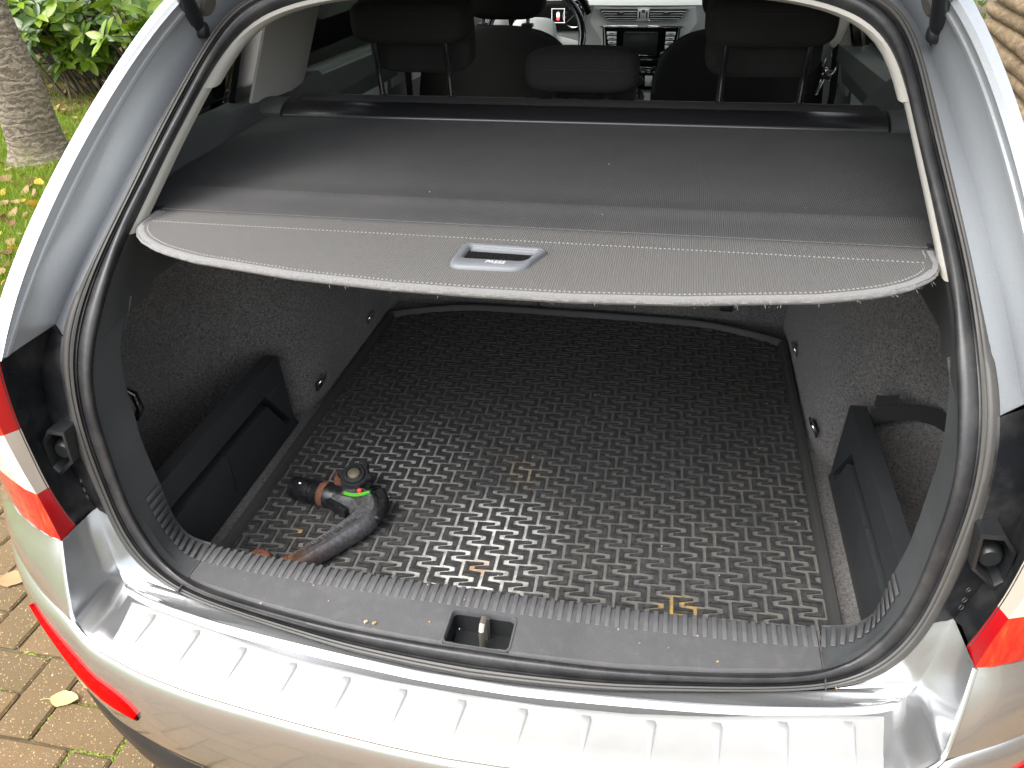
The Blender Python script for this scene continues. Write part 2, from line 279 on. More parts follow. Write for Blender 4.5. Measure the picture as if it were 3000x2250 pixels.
# ------------------------------------------------------------------ mesh helpers
def link(o, parent=None):
    S.collection.objects.link(o)
    if parent is not None: o.parent = parent
    return o
class MB:
    def __init__(s): s.v = []; s.f = []
    def add(s, vs, fs):
        k = len(s.v); s.v += [tuple(map(float, p)) for p in vs]; s.f += [tuple(i + k for i in f) for f in fs]; return s
    def loft(s, rows, closed=False, cap=False, flip=False):
        n = len(rows[0]); vs = [p for r in rows for p in r]; fs = []
        for i in range(len(rows) - 1):
            for j in range(n if closed else n - 1):
                a, b = i * n + j, i * n + (j + 1) % n; q = (a, b, b + n, a + n); fs.append(q[::-1] if flip else q)
        if cap and closed:
            fs.append(tuple(range(n))[::-1]); k = (len(rows) - 1) * n; fs.append(tuple(range(k, k + n)))
        return s.add(vs, fs)
    def box(s, c, d, rot=None, bev=0.0, seg=2):
        bm = bmesh.new(); bmesh.ops.create_cube(bm, size=1)
        for v in bm.verts: v.co = Vector((v.co.x * d[0], v.co.y * d[1], v.co.z * d[2]))
        if bev: bmesh.ops.bevel(bm, geom=list(bm.edges), offset=bev, segments=seg, affect='EDGES', profile=.5)
        M_ = Matrix.Translation(c) @ (Euler(rot).to_matrix().to_4x4() if rot is not None else Matrix())
        bm.verts.index_update(); s.add([M_ @ v.co for v in bm.verts], [[v.index for v in f.verts] for f in bm.faces]); bm.free(); return s
    def pad(s, c, d, e1=.35, e2=.35, rot=None, nu=32, nv=18, fn=None):
        """superellipsoid cushion"""
        def sp(x, e): return math.copysign(abs(x) ** e, x)
        rows = []; M_ = Euler(rot).to_matrix() if rot is not None else None
        for i in range(nv + 1):
            ph = -math.pi / 2 + math.pi * i / nv; row = []
            for j in range(nu):
                th = 2 * math.pi * j / nu
                p = Vector((sp(math.cos(ph), e1) * sp(math.cos(th), e2) * d[0] / 2, sp(math.cos(ph), e1) * sp(math.sin(th), e2) * d[1] / 2, sp(math.sin(ph), e1) * d[2] / 2))
                if fn: p = fn(p)
                if M_: p = M_ @ p
                row.append(p + Vector(c))
            rows.append(row)
        return s.loft(rows, closed=True)
    def tube(s, path, rad, n=10, cap=True, up=(0, 0, 1), sq=(1, 1)):
        path = [Vector(p) for p in path]; rows = []; rad = rad if hasattr(rad, '__len__') else [rad] * len(path); u0 = Vector(up)
        for i, p in enumerate(path):
            t = (path[min(i + 1, len(path) - 1)] - path[max(i - 1, 0)]).normalized()
            a = t.cross(u0)
            if a.length < 1e-4: a = t.cross(Vector((1, 0, 0)))
            a.normalize(); b = a.cross(t)
            rows.append([p + (a * math.cos(k) * sq[0] + b * math.sin(k) * sq[1]) * rad[i] for k in [2 * math.pi * j / n for j in range(n)]])
        return s.loft(rows, closed=True, cap=cap)
    def lathe(s, c, prof, axis=(0, 0, 1), n=24, cap=True):
        ax = Vector(axis).normalized(); a = ax.orthogonal().normalized(); b = ax.cross(a); c = Vector(c)
        return s.loft([[c + ax * h + (a * math.cos(k) + b * math.sin(k)) * r for k in [2 * math.pi * j / n for j in range(n)]] for r, h in prof], closed=True, cap=cap)
    def prism(s, poly, vec):
        """polygon extruded along vec"""
        n = len(poly); v = Vector(vec); a = [Vector(p) for p in poly]; b = [p + v for p in a]
        return s.add(a + b, [tuple(range(n))[::-1], tuple(range(n, 2 * n))] + [(i, (i + 1) % n, n + (i + 1) % n, n + i) for i in range(n)])
    def mir(s):
        o = MB(); o.v = [(-x, y, z) for x, y, z in s.v]; o.f = [f[::-1] for f in s.f]; return o
    def build(s, name, mat, parent=None, ang=35, label=None, rec=True):
        me = bpy.data.meshes.new(name); me.from_pydata(s.v, [], s.f); me.update()
        if rec:
            bm = bmesh.new(); bm.from_mesh(me); bmesh.ops.remove_doubles(bm, verts=bm.verts, dist=1e-6); bmesh.ops.recalc_face_normals(bm, faces=bm.faces); bm.to_mesh(me); bm.free()
        for m in (mat if isinstance(mat, list) else [mat]): me.materials.append(m)
        if ang: me.polygons.foreach_set('use_smooth', [True] * len(me.polygons)); me.set_sharp_from_angle(angle=R(ang))
        o = link(bpy.data.objects.new(name, me), parent)
        if label: o['label'] = label
        return o
def both(mb, name, mat, parent, **kw):
    return mb.build(name, mat, parent, **kw), mb.mir().build(name, mat, parent, **kw)
def tag(o, label, cat, group=None, kind=None):
    if label: o['label'] = label
    if cat: o['category'] = cat
    if group: o['group'] = group
    if kind: o['kind'] = kind
    return o
def thing(name, label, cat, loc=(0, 0, 0), rz=0, group=None):
    o = link(bpy.data.objects.new(name, None)); o.location = loc; o.rotation_euler = (0, 0, rz); o.empty_display_size = .1
    return tag(o, label, cat, group)
def copy_tree(o, parent=None):
    c = o.copy(); S.collection.objects.link(c); c.parent = parent
    for ch in [x for x in bpy.data.objects if x.parent == o]: copy_tree(ch, c)
    return c
def crom(P, n=8):
    """Catmull-Rom through points"""
    P = [np.array(p, float) for p in P]; out = []
    for i in range(len(P) - 1):
        p0, p1, p2, p3 = P[max(i - 1, 0)], P[i], P[i + 1], P[min(i + 2, len(P) - 1)]
        for k in range(n):
            t = k / n; out.append(.5 * ((2 * p1) + (p2 - p0) * t + (2 * p0 - 5 * p1 + 4 * p2 - p3) * t * t + (3 * p1 - p0 - 3 * p2 + p3) * t ** 3))
    out.append(P[-1]); return np.array(out)
def resamp(P, n):
    P = np.array(P, float); d = np.r_[0, np.cumsum(np.linalg.norm(np.diff(P, axis=0), axis=1))]
    return np.c_[tuple(np.interp(np.linspace(0, d[-1], n), d, P[:, k]) for k in range(P.shape[1]))]
def theta(P): return np.arctan2(np.abs(P[:, 0]), P[:, 2] - .98)
def by_theta(P, ts):
    Q = crom(P, 8); t = theta(Q); o = np.argsort(t); return np.c_[tuple(np.interp(ts, t[o], Q[o, k]) for k in range(3))]
def by_z(P, zs):
    Q = crom(P, 8); o = np.argsort(Q[:, 2]); return np.c_[tuple(np.interp(zs, Q[o, 2], Q[o, k]) for k in range(3))]
def bylin(T, x, k=1):
    T = np.array(T, float); o = np.argsort(T[:, 0]); return np.interp(x, T[o, 0], T[o, k])

# ================================================================== GROUND
def sheet(name, pts, z, mat, kind='structure'):
    o = MB().add([(x, y, z) for x, y in pts], [tuple(range(len(pts)))]).build(name, mat, None, ang=0, rec=False); o['kind'] = kind; return o
sheet('lawn_ground', [(-60, -60), (60, -60), (60, 80), (-60, 80)], -.012, SOIL)
LX = -2.13
drive = sheet('driveway', [(LX, -9), (8, -9), (8, 14), (LX, 14)], -.008, SANDJ)
sheet('leaf_litter_bed', [(-9, 5.1), (-5.4, 4.9), (-4.3, 5.6), (-3.2, 5.9), (-2.6, 9), (-9, 12)], -.004, BEDS)
# herringbone block paving
A = .0985; X0, Y0 = -1.105, .075
def paver_mesh(w, h, k):
    bm = bmesh.new(); bmesh.ops.create_cube(bm, size=1)
    for v in bm.verts: v.co = Vector((v.co.x * (w - .005), v.co.y * (h - .005), v.co.z * .03))
    bmesh.ops.bevel(bm, geom=[e for e in bm.edges if all(v.co.z > 0 for v in e.verts)] + [e for e in bm.edges if abs(e.verts[0].co.z - e.verts[1].co.z) > .02], offset=.005, segments=1, affect='EDGES')
    r = random.Random(k)
    for v in bm.verts: v.co += Vector((r.uniform(-1, 1), r.uniform(-1, 1), 0)) * .0011
    me = bpy.data.meshes.new('brick'); bm.to_mesh(me); bm.free(); me.materials.append(PAVER); return me
HM = [paver_mesh(2 * A, A, k) for k in range(5)]; VM = [paver_mesh(A, 2 * A, 9 + k) for k in range(5)]
npav = 0; far = MB()
def in_view_paver(x, y): return -1.65 < x < -.35 and -.75 < y < 1.05 and (x < -.35 - max(0, y - .1) * .6)
for i in range(-11, 60):
    for j in range(-40, 60):
        k = (i - j + 3) % 4
        if k not in (0, 3): continue
        if k == 0: cx, cy, ms = X0 + (i + 1) * A, Y0 + (j + .5) * A, HM
        else: cx, cy, ms = X0 + (i + .5) * A, Y0 + (j + 1) * A, VM
        if cx - A < LX: continue
        if in_view_paver(cx, cy):
            o = link(bpy.data.objects.new('brick', random.choice(ms)), drive)
            o.location = (cx, cy, -.015 + random.uniform(-.0025, .0015)); o.rotation_euler = (random.uniform(-.012, .012), random.uniform(-.012, .012), random.uniform(-.006, .006)); npav += 1
        elif -2.2 < cx < 3.2 and -3 < cy < 5.6:
            w, h = (A, A / 2) if k == 0 else (A / 2, A); w -= .004; h -= .004; z = random.uniform(-.004, -.0005)
            far.add([(cx - w, cy - h, z - .002), (cx + w, cy - h, z - .002), (cx + w, cy + h, z - .002), (cx - w, cy + h, z - .002), (cx - w + .004, cy - h + .004, z), (cx + w - .004, cy - h + .004, z), (cx + w - .004, cy + h - .004, z), (cx - w + .004, cy + h - .004, z)],
                    [(4, 5, 6, 7), (0, 1, 5, 4), (1, 2, 6, 5), (2, 3, 7, 6), (3, 0, 4, 7)])
fo = far.build('paving_field', PAVER, drive, ang=0, rec=False); fo['kind'] = 'stuff'
# moss in the joints and grit
mo = MB()
def tuft(mb, x, y, z, r, n=5):
    for _ in range(n):
        px, py, pr = x + random.gauss(0, r), y + random.gauss(0, r), random.uniform(.002, .005)
        vs = [(px + pr * math.cos(a), py + pr * math.sin(a), z) for a in (0, 1.26, 2.5, 3.77, 5.03)] + [(px, py, z + pr * random.uniform(.7, 1.6))]
        mb.add(vs, [(q, (q + 1) % 5, 5) for q in range(5)])
for (x0, y0, x1, y1, d) in ((-.985, .171, -.87, .170, 60), (-.81, .14, -.812, .076, 34), (-.905, .075, -.81, .075, 46), (-.905, .075, -.905, .03, 26), (-.71, .11, -.706, .05, 20), (-1.1, .20, -1.1, .10, 8), (-1.005, .14, -1.003, .08, 6), (-1.2, .27, -1.1, .268, 10), (-1.3, .17, -1.13, .172, 12), (-1.2, .36, -1.0, .365, 16), (-1.1, .45, -1.1, .55, 10), (-1.3, .46, -1.2, .46, 14)):
    for q in range(d):
        t = random.random(); tuft(mo, x0 + (x1 - x0) * t, y0 + (y1 - y0) * t, -.008, .0022, 3)
m_ = mo.build('joint_moss', MOSS, None, ang=60, rec=False); tag(m_, 'green moss growing in the joints of the block paving', 'moss', kind='stuff')
gr = MB()
for _ in range(420):
    x, y = random.uniform(-1.5, -.6), random.uniform(-.1, .75)
    a = random.uniform(0, 6.28); l = random.uniform(.0012, .004); w = l * random.uniform(.2, .5); ca, sa = math.cos(a), math.sin(a)
    gr.add([(x + ca * l, y + sa * l, .0016), (x - sa * w, y + ca * w, .003), (x - ca * l, y - sa * l, .0016), (x + sa * w, y - ca * w, .003)], [(0, 1, 2, 3)])
tag(gr.build('dry_debris', CRUMB, None, ang=0, rec=False), 'tiny dry seed flakes scattered over the block paving', 'debris', kind='stuff')

# lawn blades
def blades(n):
    x = rng.uniform(-9.5, LX - .05, n); y = rng.uniform(.8, 9.0, n)
    # keep what can be seen past the car's left side, thin out far away
    ang = np.arctan2(-(x - .192), y + .66); keep = (ang > .62) & (ang < 1.05); dist = np.hypot(x - .19, y + .66); keep &= rng.random(n) < np.clip(5.5 / dist, .25, 1)
    bed = (y > 5.2 + rng.normal(0, .3, n)) & (x < -3.0); keep &= ~(bed & (rng.random(n) < .75))
    x, y = x[keep], y[keep]; n = len(x); a = rng.uniform(0, 2 * np.pi, n); h = rng.uniform(.018, .055, n); w = rng.uniform(.002, .0042, n); lx = rng.normal(0, .02, n); ly = rng.normal(0, .02, n)
    V = np.empty((n, 3, 3)); V[:, 0] = np.c_[x - w * np.cos(a), y - w * np.sin(a), np.full(n, -.012)]; V[:, 1] = np.c_[x + w * np.cos(a), y + w * np.sin(a), np.full(n, -.012)]; V[:, 2] = np.c_[x + lx, y + ly, h]
    me = bpy.data.meshes.new('lawn_grass'); me.vertices.add(3 * n); me.vertices.foreach_set('co', V.ravel()); me.loops.add(3 * n); me.loops.foreach_set('vertex_index', np.arange(3 * n, dtype=np.int32))
    me.polygons.add(n); me.polygons.foreach_set('loop_start', np.arange(0, 3 * n, 3, dtype=np.int32)); me.update(calc_edges=True); me.materials.append(GRASS)
    return link(bpy.data.objects.new('lawn_grass', me))
tag(blades(420000), 'short bright green lawn grass round the tree', 'grass', kind='stuff')

# fallen leaves
def dead_leaf_mesh(k, mat, stem=False):
    r = random.Random(k); L_, Wd = 1.0, r.uniform(.34, .48); n = 7; rows = []; bend = r.uniform(-.5, .7); cup = r.uniform(-1.1, 1.1)
    for i in range(n):
        t = i / (n - 1); w = Wd * math.sin(math.pi * min(1, t * .93 + .05)) ** .75 * (1 if t < .98 else .2); c = bend * (t - .5) ** 2 * 2
        j = r.uniform(-.03, .03); rows.append([(t - .5, -w + j, c + cup * w * w + .05), (t - .5, 0, c), (t - .5, w + j, c + cup * w * w + .05)])
    b = MB().loft(rows)
    if stem: b.add([(-.5, -.015, .02), (-.5, .015, .02), (-.82, .05, .06), (-.82, .03, .06)], [(0, 1, 2, 3)])
    me = bpy.data.meshes.new('fallen_leaf'); me.from_pydata(b.v, [], b.f); me.materials.append(mat); me.polygons.foreach_set('use_smooth', [True] * len(me.polygons)); return me
DL = {c: [dead_leaf_mesh(10 * q + hash(c) % 7, DEAD[c], q % 2 == 0) for q in range(4)] for c in ('tan', 'yellow', 'brown')}
def put_leaf(me, x, y, s, label, group, z=.02, tilt=.5):
    o = link(bpy.data.objects.new('fallen_leaf', me)); o.location = (x, y, z); o.scale = (s, s, s)
    o.rotation_euler = (random.uniform(-tilt, tilt), random.uniform(-tilt, tilt), random.uniform(0, 6.28)); return tag(o, label, 'leaf', group)
LAB = {'tan': 'pale tan dry fallen leaf lying on the lawn grass', 'yellow': 'bright yellow fallen leaf lying on the lawn grass', 'brown': 'dark brown curled fallen leaf lying on the lawn grass'}
def ground_px(u, v):
    """point of the ground seen at picture position u, v (1024 x 768)"""
    M3 = camo.matrix_world.to_3x3(); d = M3 @ Vector(((u - 512) / 771.5, (384 - v) / 771.5, -1)); o = camo.matrix_world.translation; t = -o.z / d.z; return o + d * t
lp = [(76, 103, 'tan', .10), (80, 108, 'yellow', .07), (72, 111, 'brown', .07), (64, 109, 'tan', .09), (61, 104, 'yellow', .05), (86, 121, 'tan', .08), (58, 128, 'yellow', .07), (20, 167, 'yellow', .10), (70, 167, 'tan', .07), (48, 157, 'tan', .08), (75, 150, 'tan', .07), (6, 182, 'tan', .11), (16, 186, 'tan', .08), (34, 184, 'tan', .10), (40, 186, 'yellow', .09), (32, 190, 'brown', .08), (27, 194, 'tan', .09), (35, 199, 'tan', .12), (4, 195, 'yellow', .06), (15, 206, 'tan', .08), (29, 207, 'tan', .06), (37, 211, 'yellow', .12), (5, 207, 'tan', .09), (15, 216, 'tan', .09), (5, 223, 'brown', .08), (14, 226, 'brown', .06), (27, 218, 'tan', .05), (12, 244, 'tan', .09), (15, 254, 'yellow', .07), (8, 257, 'brown', .08), (3, 275, 'tan', .07), (5, 285, 'yellow', .05), (95, 112, 'brown', .07), (90, 100, 'tan', .07), (102, 105, 'brown', .08), (84, 92, 'tan', .06), (66, 92, 'brown', .07), (98, 95, 'tan', .06), (110, 96, 'brown', .07), (75, 120, 'tan', .06), (52, 120, 'brown', .06), (66, 136, 'brown', .07), (72, 142, 'tan', .06), (44, 170, 'yellow', .05), (60, 172, 'tan', .05), (24, 178, 'brown', .06), (46, 199, 'tan', .05), (22, 236, 'tan', .05), (2, 238, 'yellow', .05), (9, 268, 'brown', .05), (24, 204, 'yellow', .04), (44, 180, 'brown', .05), (10, 172, 'tan', .07), (2, 166, 'brown', .06)]
for u, v, c, s in lp:
    p = ground_px(u, v); put_leaf(random.choice(DL[c]), p.x, p.y, s * .82, LAB[c], c + ' fallen leaves on the lawn', .016 if p.y < 4.9 else .012, .65)
for _ in range(70):                      # litter under the shrub
    c = random.choice(['tan', 'brown', 'brown']); x, y = random.uniform(-6.2, -3.9), random.uniform(5.0, 6.6)
    put_leaf(random.choice(DL[c]), x, y, random.uniform(.05, .10), {'tan': 'pale tan dead leaf in the litter under the green shrub', 'brown': 'dark brown dead leaf in the litter under the green shrub'}[c], c + ' dead leaves under the shrub', .012)
def big_leaf(label, x, y, s, rz, mat, stem):
    b = MB(); rows = []
    for i in range(11):
        t = i / 10; w = .30 * math.sin(math.pi * (t * .96 + .02)) ** .8 * (1.12 if t < .5 else .92); c = .10 * (t - .4) ** 2
        rows.append([(t - .5, -w, c + .05), (t - .5, -w * .5, c + .045), (t - .5, 0, c + .012), (t - .5, w * .5, c + .055), (t - .5, w, c + .09)])
    b.loft(rows); me = b.build('fallen_leaf', mat, None, ang=60, rec=False); me.location = (x, y, .004); me.scale = (s, s, s); me.rotation_euler = (0, 0, rz)
    st = MB().tube([(-.49, 0, .03), (-.66, .02, .035), (-.86, -.03, .03)], [.016, .013, .012], 5).build('leaf_stalk', mat, me, ang=60)
    return tag(me, label, 'leaf')
big_leaf('cream fallen leaf with a stalk lying on the paving near the rear bumper', -.995, .172, .062, R(10), DEAD['cream'], True)
big_leaf('yellow-brown fallen leaf on the paving below the tail light', -1.36, .46, .085, R(20), DEAD['tan'], True)

# ================================================================== GARDEN
def make_tree():
    t = thing('cherry_tree', 'grey tree trunk with ringed bark standing on the lawn', 'tree', (-4.06, 3.92, 0))
    rows = []; n = 28; r = random.Random(3)
    zs = [-.05, 0, .03, .07, .12, .2, .3, .42, .56, .72, .9, 1.1, 1.35, 1.6, 1.9, 2.2]
    fine = np.r_[np.arange(-.05, 1.2, .009), np.linspace(1.2, 2.2, 30)]
    for z in fine:
        rad = .158 + .07 * math.exp(-max(z, 0) / .08) + .012 * math.sin(z * 5) - .018 * z
        cx, cy = -.05 * z + .012 * math.sin(z * 3), .02 * z
        ring = .0012 * math.sin(z * 140 + 1.3 * math.sin(z * 17))
        rows.append([(cx + (rad + ring * (1 + .6 * math.sin(a * 2 + z * 8)) + .012 * math.sin(3 * a + z * 2) + .008 * math.sin(7 * a + 4 * z)) * math.cos(a), cy + (rad + ring + .012 * math.sin(3 * a + z * 2)) * math.sin(a), z) for a in [2 * math.pi * j / n for j in range(n)]])
    MB().loft(rows, closed=True).build('trunk', BARK, t, ang=80)
    for a, l in ((.4, 1.5), (2.2, 1.4), (4.0, 1.6), (5.3, 1.2)):
        limb = MB(); limb.tube([(0, 0, 2.1), (.3 * math.cos(a) * l, .3 * math.sin(a) * l, 2.6), (.8 * math.cos(a) * l, .8 * math.sin(a) * l, 3.1 + .2 * l), (1.1 * math.cos(a) * l, 1.1 * math.sin(a) * l, 3.7)], [.12, .08, .05, .02], 8)
        limb.build('limb', BARK, t, ang=80)
    cr = MB(); r = random.Random(5)
    for _ in range(1500):
        a, q, z = r.uniform(0, 6.28), r.uniform(.2, 1.9), r.uniform(2.9, 4.3); p = Vector((q * math.cos(a), q * math.sin(a), z)); s = r.uniform(.04, .07)
        d = Vector((r.gauss(0, 1), r.gauss(0, 1), r.gauss(-.3, .5))).normalized(); e = d.orthogonal().normalized() * s * .45; d *= s
        cr.add([p - d, p + e, p + d, p - e], [(0, 1, 2, 3)])
    o = cr.build('crown', HEDGEL, t, ang=0, rec=False); o['kind'] = 'stuff'
make_tree()

def leaf_shape(L_=.11, W_=.042, fold=.25, droop=.12):
    rows = []
    for t, w in ((0, .05), (.12, .5), (.35, .95), (.6, 1.), (.82, .66), (1., .06)):
        x = t * L_; z = -droop * L_ * t * t; ww = W_ * w / 2; rows.append([(x, -ww, z + fold * ww), (x, 0, z), (x, ww, z + fold * ww)])
    b = MB().loft(rows); return b
LBASE = [leaf_shape(.14, .056, .3, .15), leaf_shape(.125, .052, .5, .3), leaf_shape(.16, .062, .2, .05)]
def leaf_me(b, name, mat):
    me = bpy.data.meshes.new(name); me.from_pydata(b.v, [], b.f); me.materials.append(mat); me.polygons.foreach_set('use_smooth', [True] * len(me.polygons)); return me
LMES = [leaf_me(b, 'leaf', LEAFO) for b in LBASE]
def make_shrub():
    base = Vector((-4.5, 5.8, 0)); t = thing('laurel_shrub', 'glossy green laurel shrub with whorled leaves behind the tree trunk', 'shrub', base)
    r = random.Random(11); tips = []; cp = camo.matrix_world.translation
    for k in range(104):
        x = r.uniform(-.95, .75) if k < 44 else r.uniform(.6, 2.9) if k < 96 else r.uniform(-2.6, -.8); y = r.uniform(-.35, .55); h = r.uniform(.25, .95) if k % 3 else r.uniform(.8, 1.5)
        b0 = Vector((x * .8, y + .2, 0)); tip = Vector((x + r.uniform(-.25, .25), y - r.uniform(0, .25), h)); mid = (b0 + tip) / 2 + Vector((r.uniform(-.1, .1), r.uniform(-.1, .1), .08))
        st = MB(); st.tube([b0, mid, tip], [.013, .009, .005], 6); tips.append((tip, (tip - mid).normalized()))
        for q in range(r.choice((3, 4, 5))):
            f = r.uniform(.35, .95); s0 = b0.lerp(mid, f * 2) if f < .5 else mid.lerp(tip, f * 2 - 1)
            d = Vector((r.gauss(0, 1), r.gauss(-.5, .8), r.uniform(.1, .9))).normalized(); e = s0 + d * r.uniform(.12, .30)
            st.tube([s0, e], [.006, .003], 5); tips.append((e, d))
        st.build('stem', STEM, t, ang=80)
    mats = []
    for p, d in tips:
        n = r.choice((6, 7, 8, 9)); a0 = r.uniform(0, 6.28); ax = (d + Vector((0, 0, .6))).normalized(); u = ax.orthogonal().normalized(); w = ax.cross(u)
        for q in range(n):
            a = a0 + q * 2.4; el = r.uniform(.05, .75); dr = (u * math.cos(a) + w * math.sin(a)) * math.cos(el) + ax * math.sin(el); dr.normalize()
            zz = (ax - dr * ax.dot(dr)).normalized(); yy = zz.cross(dr); s = r.uniform(.75, 1.35)
            M_ = Matrix((dr, yy, zz)).transposed().to_4x4() @ Matrix.Diagonal((s, s, s, 1)); M_.translation = p - ax * .012 * q * .4
            mats.append(M_)
    vis = []
    inv = camo.matrix_world.inverted()
    for M_ in mats:
        c = inv @ (base + M_.translation); u = 512 + 771.5 * c.x / -c.z; v = 384 - 771.5 * c.y / -c.z
        vis.append((0 if (20 < u < 235 and -15 < v < 130) else 1, (base + M_.translation - cp).length))
    order = sorted(range(len(mats)), key=lambda i: vis[i]); mass = MB()
    for k, i in enumerate(order):
        if k < 300:
            o = link(bpy.data.objects.new('leaf', r.choice(LMES)), t); o.matrix_local = mats[i]
        else:
            b = r.choice(LBASE); mass.add([mats[i] @ Vector(v) for v in b.v], b.f)
    o = mass.build('foliage', LEAFI, t, ang=60, rec=False); o['kind'] = 'stuff'
make_shrub()
def make_hedge():
    t = thing('hedge', 'dark green garden hedge seen through the car windows', 'hedge', (-1.5, 11.5, 0)); r = random.Random(21); b = MB()
    for _ in range(9000):
        x = r.uniform(-5.5, 5.5); q = abs(r.gauss(0, .3)); z = r.uniform(0, 2.3); s = r.uniform(.05, .09); p = Vector((x, .2 - .5 + q + .12 * math.sin(x * 2.3) + .1 * math.sin(z * 3), z))
        d = Vector((r.gauss(0, 1), r.gauss(-.5, .6), r.gauss(0, .7))).normalized(); e = d.orthogonal().normalized() * s * .5; d *= s; b.add([p - d, p + e, p + d, p - e], [(0, 1, 2, 3)])
    o = b.build('foliage', HEDGEL, t, ang=0, rec=False); o['kind'] = 'stuff'
    s_ = MB()
    for k in range(22): s_.tube([(-5.2 + k * .5, .3, 0), (-5.2 + k * .5 + r.uniform(-.1, .1), .25, 1.0), (-5.2 + k * .5 + r.uniform(-.2, .2), .2, 2.0)], [.03, .02, .01], 6)
    o = s_.build('stem', STEM, t, ang=80); o['kind'] = 'stuff'
make_hedge()

# neighbour's car behind the shrub
def make_other_car():
    t = thing('parked_car', 'pale parked car mostly hidden behind the laurel shrub', 'car', (-5.12, 7.96, 0), R(40))
    prof = [(-2.0, .32), (-2.05, .6), (-1.95, .85), (-1.35, .95), (-.75, 1.38), (.55, 1.45), (1.35, 1.05), (2.05, .9), (2.2, .6), (2.15, .3)]
    P = crom([(x, 0, z) for x, z in prof], 4); rows = []
    for y, k in ((-.86, .0), (-.80, .035), (.80, .035), (.86, .0)): rows.append([(x * (1 - (.02 if k == 0 else 0)), y, max(.28, z - (.04 if k == 0 else 0))) for x, _, z in P])
    b = MB().loft(rows); b.add(rows[0], [tuple(range(len(P)))]); b.add(rows[-1], [tuple(range(len(P)))[::-1]]); b.build('body', WHITEP, t)
    MB().prism([(-1.2, -.868, .98), (-.68, -.868, 1.32), (.5, -.868, 1.38), (1.15, -.868, 1.03)], (0, -.006, 0)).build('side_window', TINT, t)
    MB().prism([(-1.9, -.866, .60), (2.05, -.866, .60), (2.05, -.866, .63), (-1.9, -.866, .63)], (0, -.012, 0)).build('side_moulding', WHITEP, t)
    MB().prism([(-1.75, -.865, .28), (-1.75, -.865, .52), (-1.6, -.865, .66), (-1.3, -.865, .70), (-1.0, -.865, .66), (-.85, -.865, .5), (-.85, -.865, .28)], (0, -.01, 0)).build('wheel_arch', BLACKP, t)
    for x in (-1.3, 1.35):
        w = MB().lathe((x, -.88, .32), [(.21, -.02), (.30, -.02), (.32, .03), (.32, .17), (.30, .2)], (0, 1, 0), 32).build('wheel', TYRE, t)
        MB().lathe((x, -.905, .32), [(.205, 0), (.225, 0), (.225, .03), (.19, .05)], (0, 1, 0), 32, cap=False).build('rim', RIM, w)
        for q in range(7):
            a = q * 2 * math.pi / 7; MB().box((x + .11 * math.cos(a), -.895, .32 + .11 * math.sin(a)), (.2, .02, .045), (0, -a, 0), .006).build('spoke', RIM, w)
        MB().lathe((x, -.91, .32), [(.0, 0), (.05, 0), (.05, .03)], (0, 1, 0), 16).build('hub', RIM, w)
make_other_car()

# stacked poles beyond the right pillar
def make_logs():
    names = ['topmost', 'second from the top', 'third from the top', 'fourth from the top', 'fourth from the ground', 'third from the ground', 'second from the ground', 'lowest']
    r = random.Random(4); n = 8; z = .062
    for i in range(n):
        rad = r.uniform(.052, .064); k = n - 1 - i; x = 1.92 + r.uniform(-.012, .012)
        rows = []
        for q in range(41):
            y = -1.2 + q * .2; wob = .012 * math.sin(y * 2.1 + i * 1.7) + .006 * math.sin(y * 5.3 + i)
            rows.append([(wob + rad * (1 + .07 * math.sin(3 * a + y * 3 + i) + .05 * math.sin(y * 6 + 2 * a)) * math.cos(a), y, rad * (1 + .07 * math.sin(2 * a + y * 4)) * math.sin(a) + .006 * math.sin(y * 3 + i * 2)) for a in [2 * math.pi * j / 12 for j in range(12)]])
        o = MB().loft(rows, closed=True, cap=True).build('pole', LOGM, None, ang=80); o.location = (x, 0, z); o.rotation_euler = (0, 0, R(-6)); z += rad * 1.93
        tag(o, ('%s rough bark pole in the stack of poles right of the car' % names[k]), 'pole', 'rough bark poles stacked right of the car')
make_logs()
#@@CAR
# ================================================================== THE CAR
CAR = thing('estate_car', 'silver estate car with its tailgate open and the load bay in view', 'car')
E_ = [(0, .575, 1.372), (-.15, .57, 1.370), (-.30, .553, 1.361), (-.39, .53, 1.349), (-.452, .501, 1.333), (-.470, .474, 1.313), (-.480, .44, 1.290), (-.485, .408, 1.268), (-.491, .345, 1.231), (-.504, .277, 1.177), (-.519, .221, 1.124), (-.524, .179, 1.094), (-.528, .147, 1.073), (-.531, .107, 1.048), (-.534, .082, 1.027), (-.537, .065, 1.003), (-.539, .051, .977), (-.541, .044, .946), (-.542, .036, .904), (-.539, .027, .87), (-.537, .022, .827), (-.535, .021, .789), (-.530, .018, .748), (-.518, .008, .713), (-.499, .002, .677), (-.472, -.003, .650), (-.439, -.008, .636), (-.385, -.018, .632), (-.32, -.031, .632), (-.26, -.041, .632), (-.174, -.055, .632), (-.087, -.063, .632), (0, -.067, .632)]
F_ = [(0, .55, 1.346), (-.15, .545, 1.344), (-.30, .528, 1.335), (-.384, .508, 1.322), (-.43, .484, 1.303), (-.448, .468, 1.291), (-.456, .445, 1.275), (-.465, .395, 1.245), (-.471, .362, 1.220), (-.476, .32, 1.193), (-.483, .28, 1.162), (-.492, .246, 1.13), (-.497, .205, 1.10), (-.503, .174, 1.076), (-.511, .14, 1.04), (-.517, .11, 1.005), (-.519, .078, .965), (-.521, .064, .925), (-.523, .056, .88), (-.522, .051, .82), (-.518, .046, .771), (-.510, .040, .735), (-.497, .034, .70), (-.480, .026, .668), (-.462, .019, .652), (-.434, .010, .646), (-.392, .0, .645), (-.302, -.016, .645), (-.181, -.031, .645), (-.06, -.036, .645), (0, -.036, .645)]
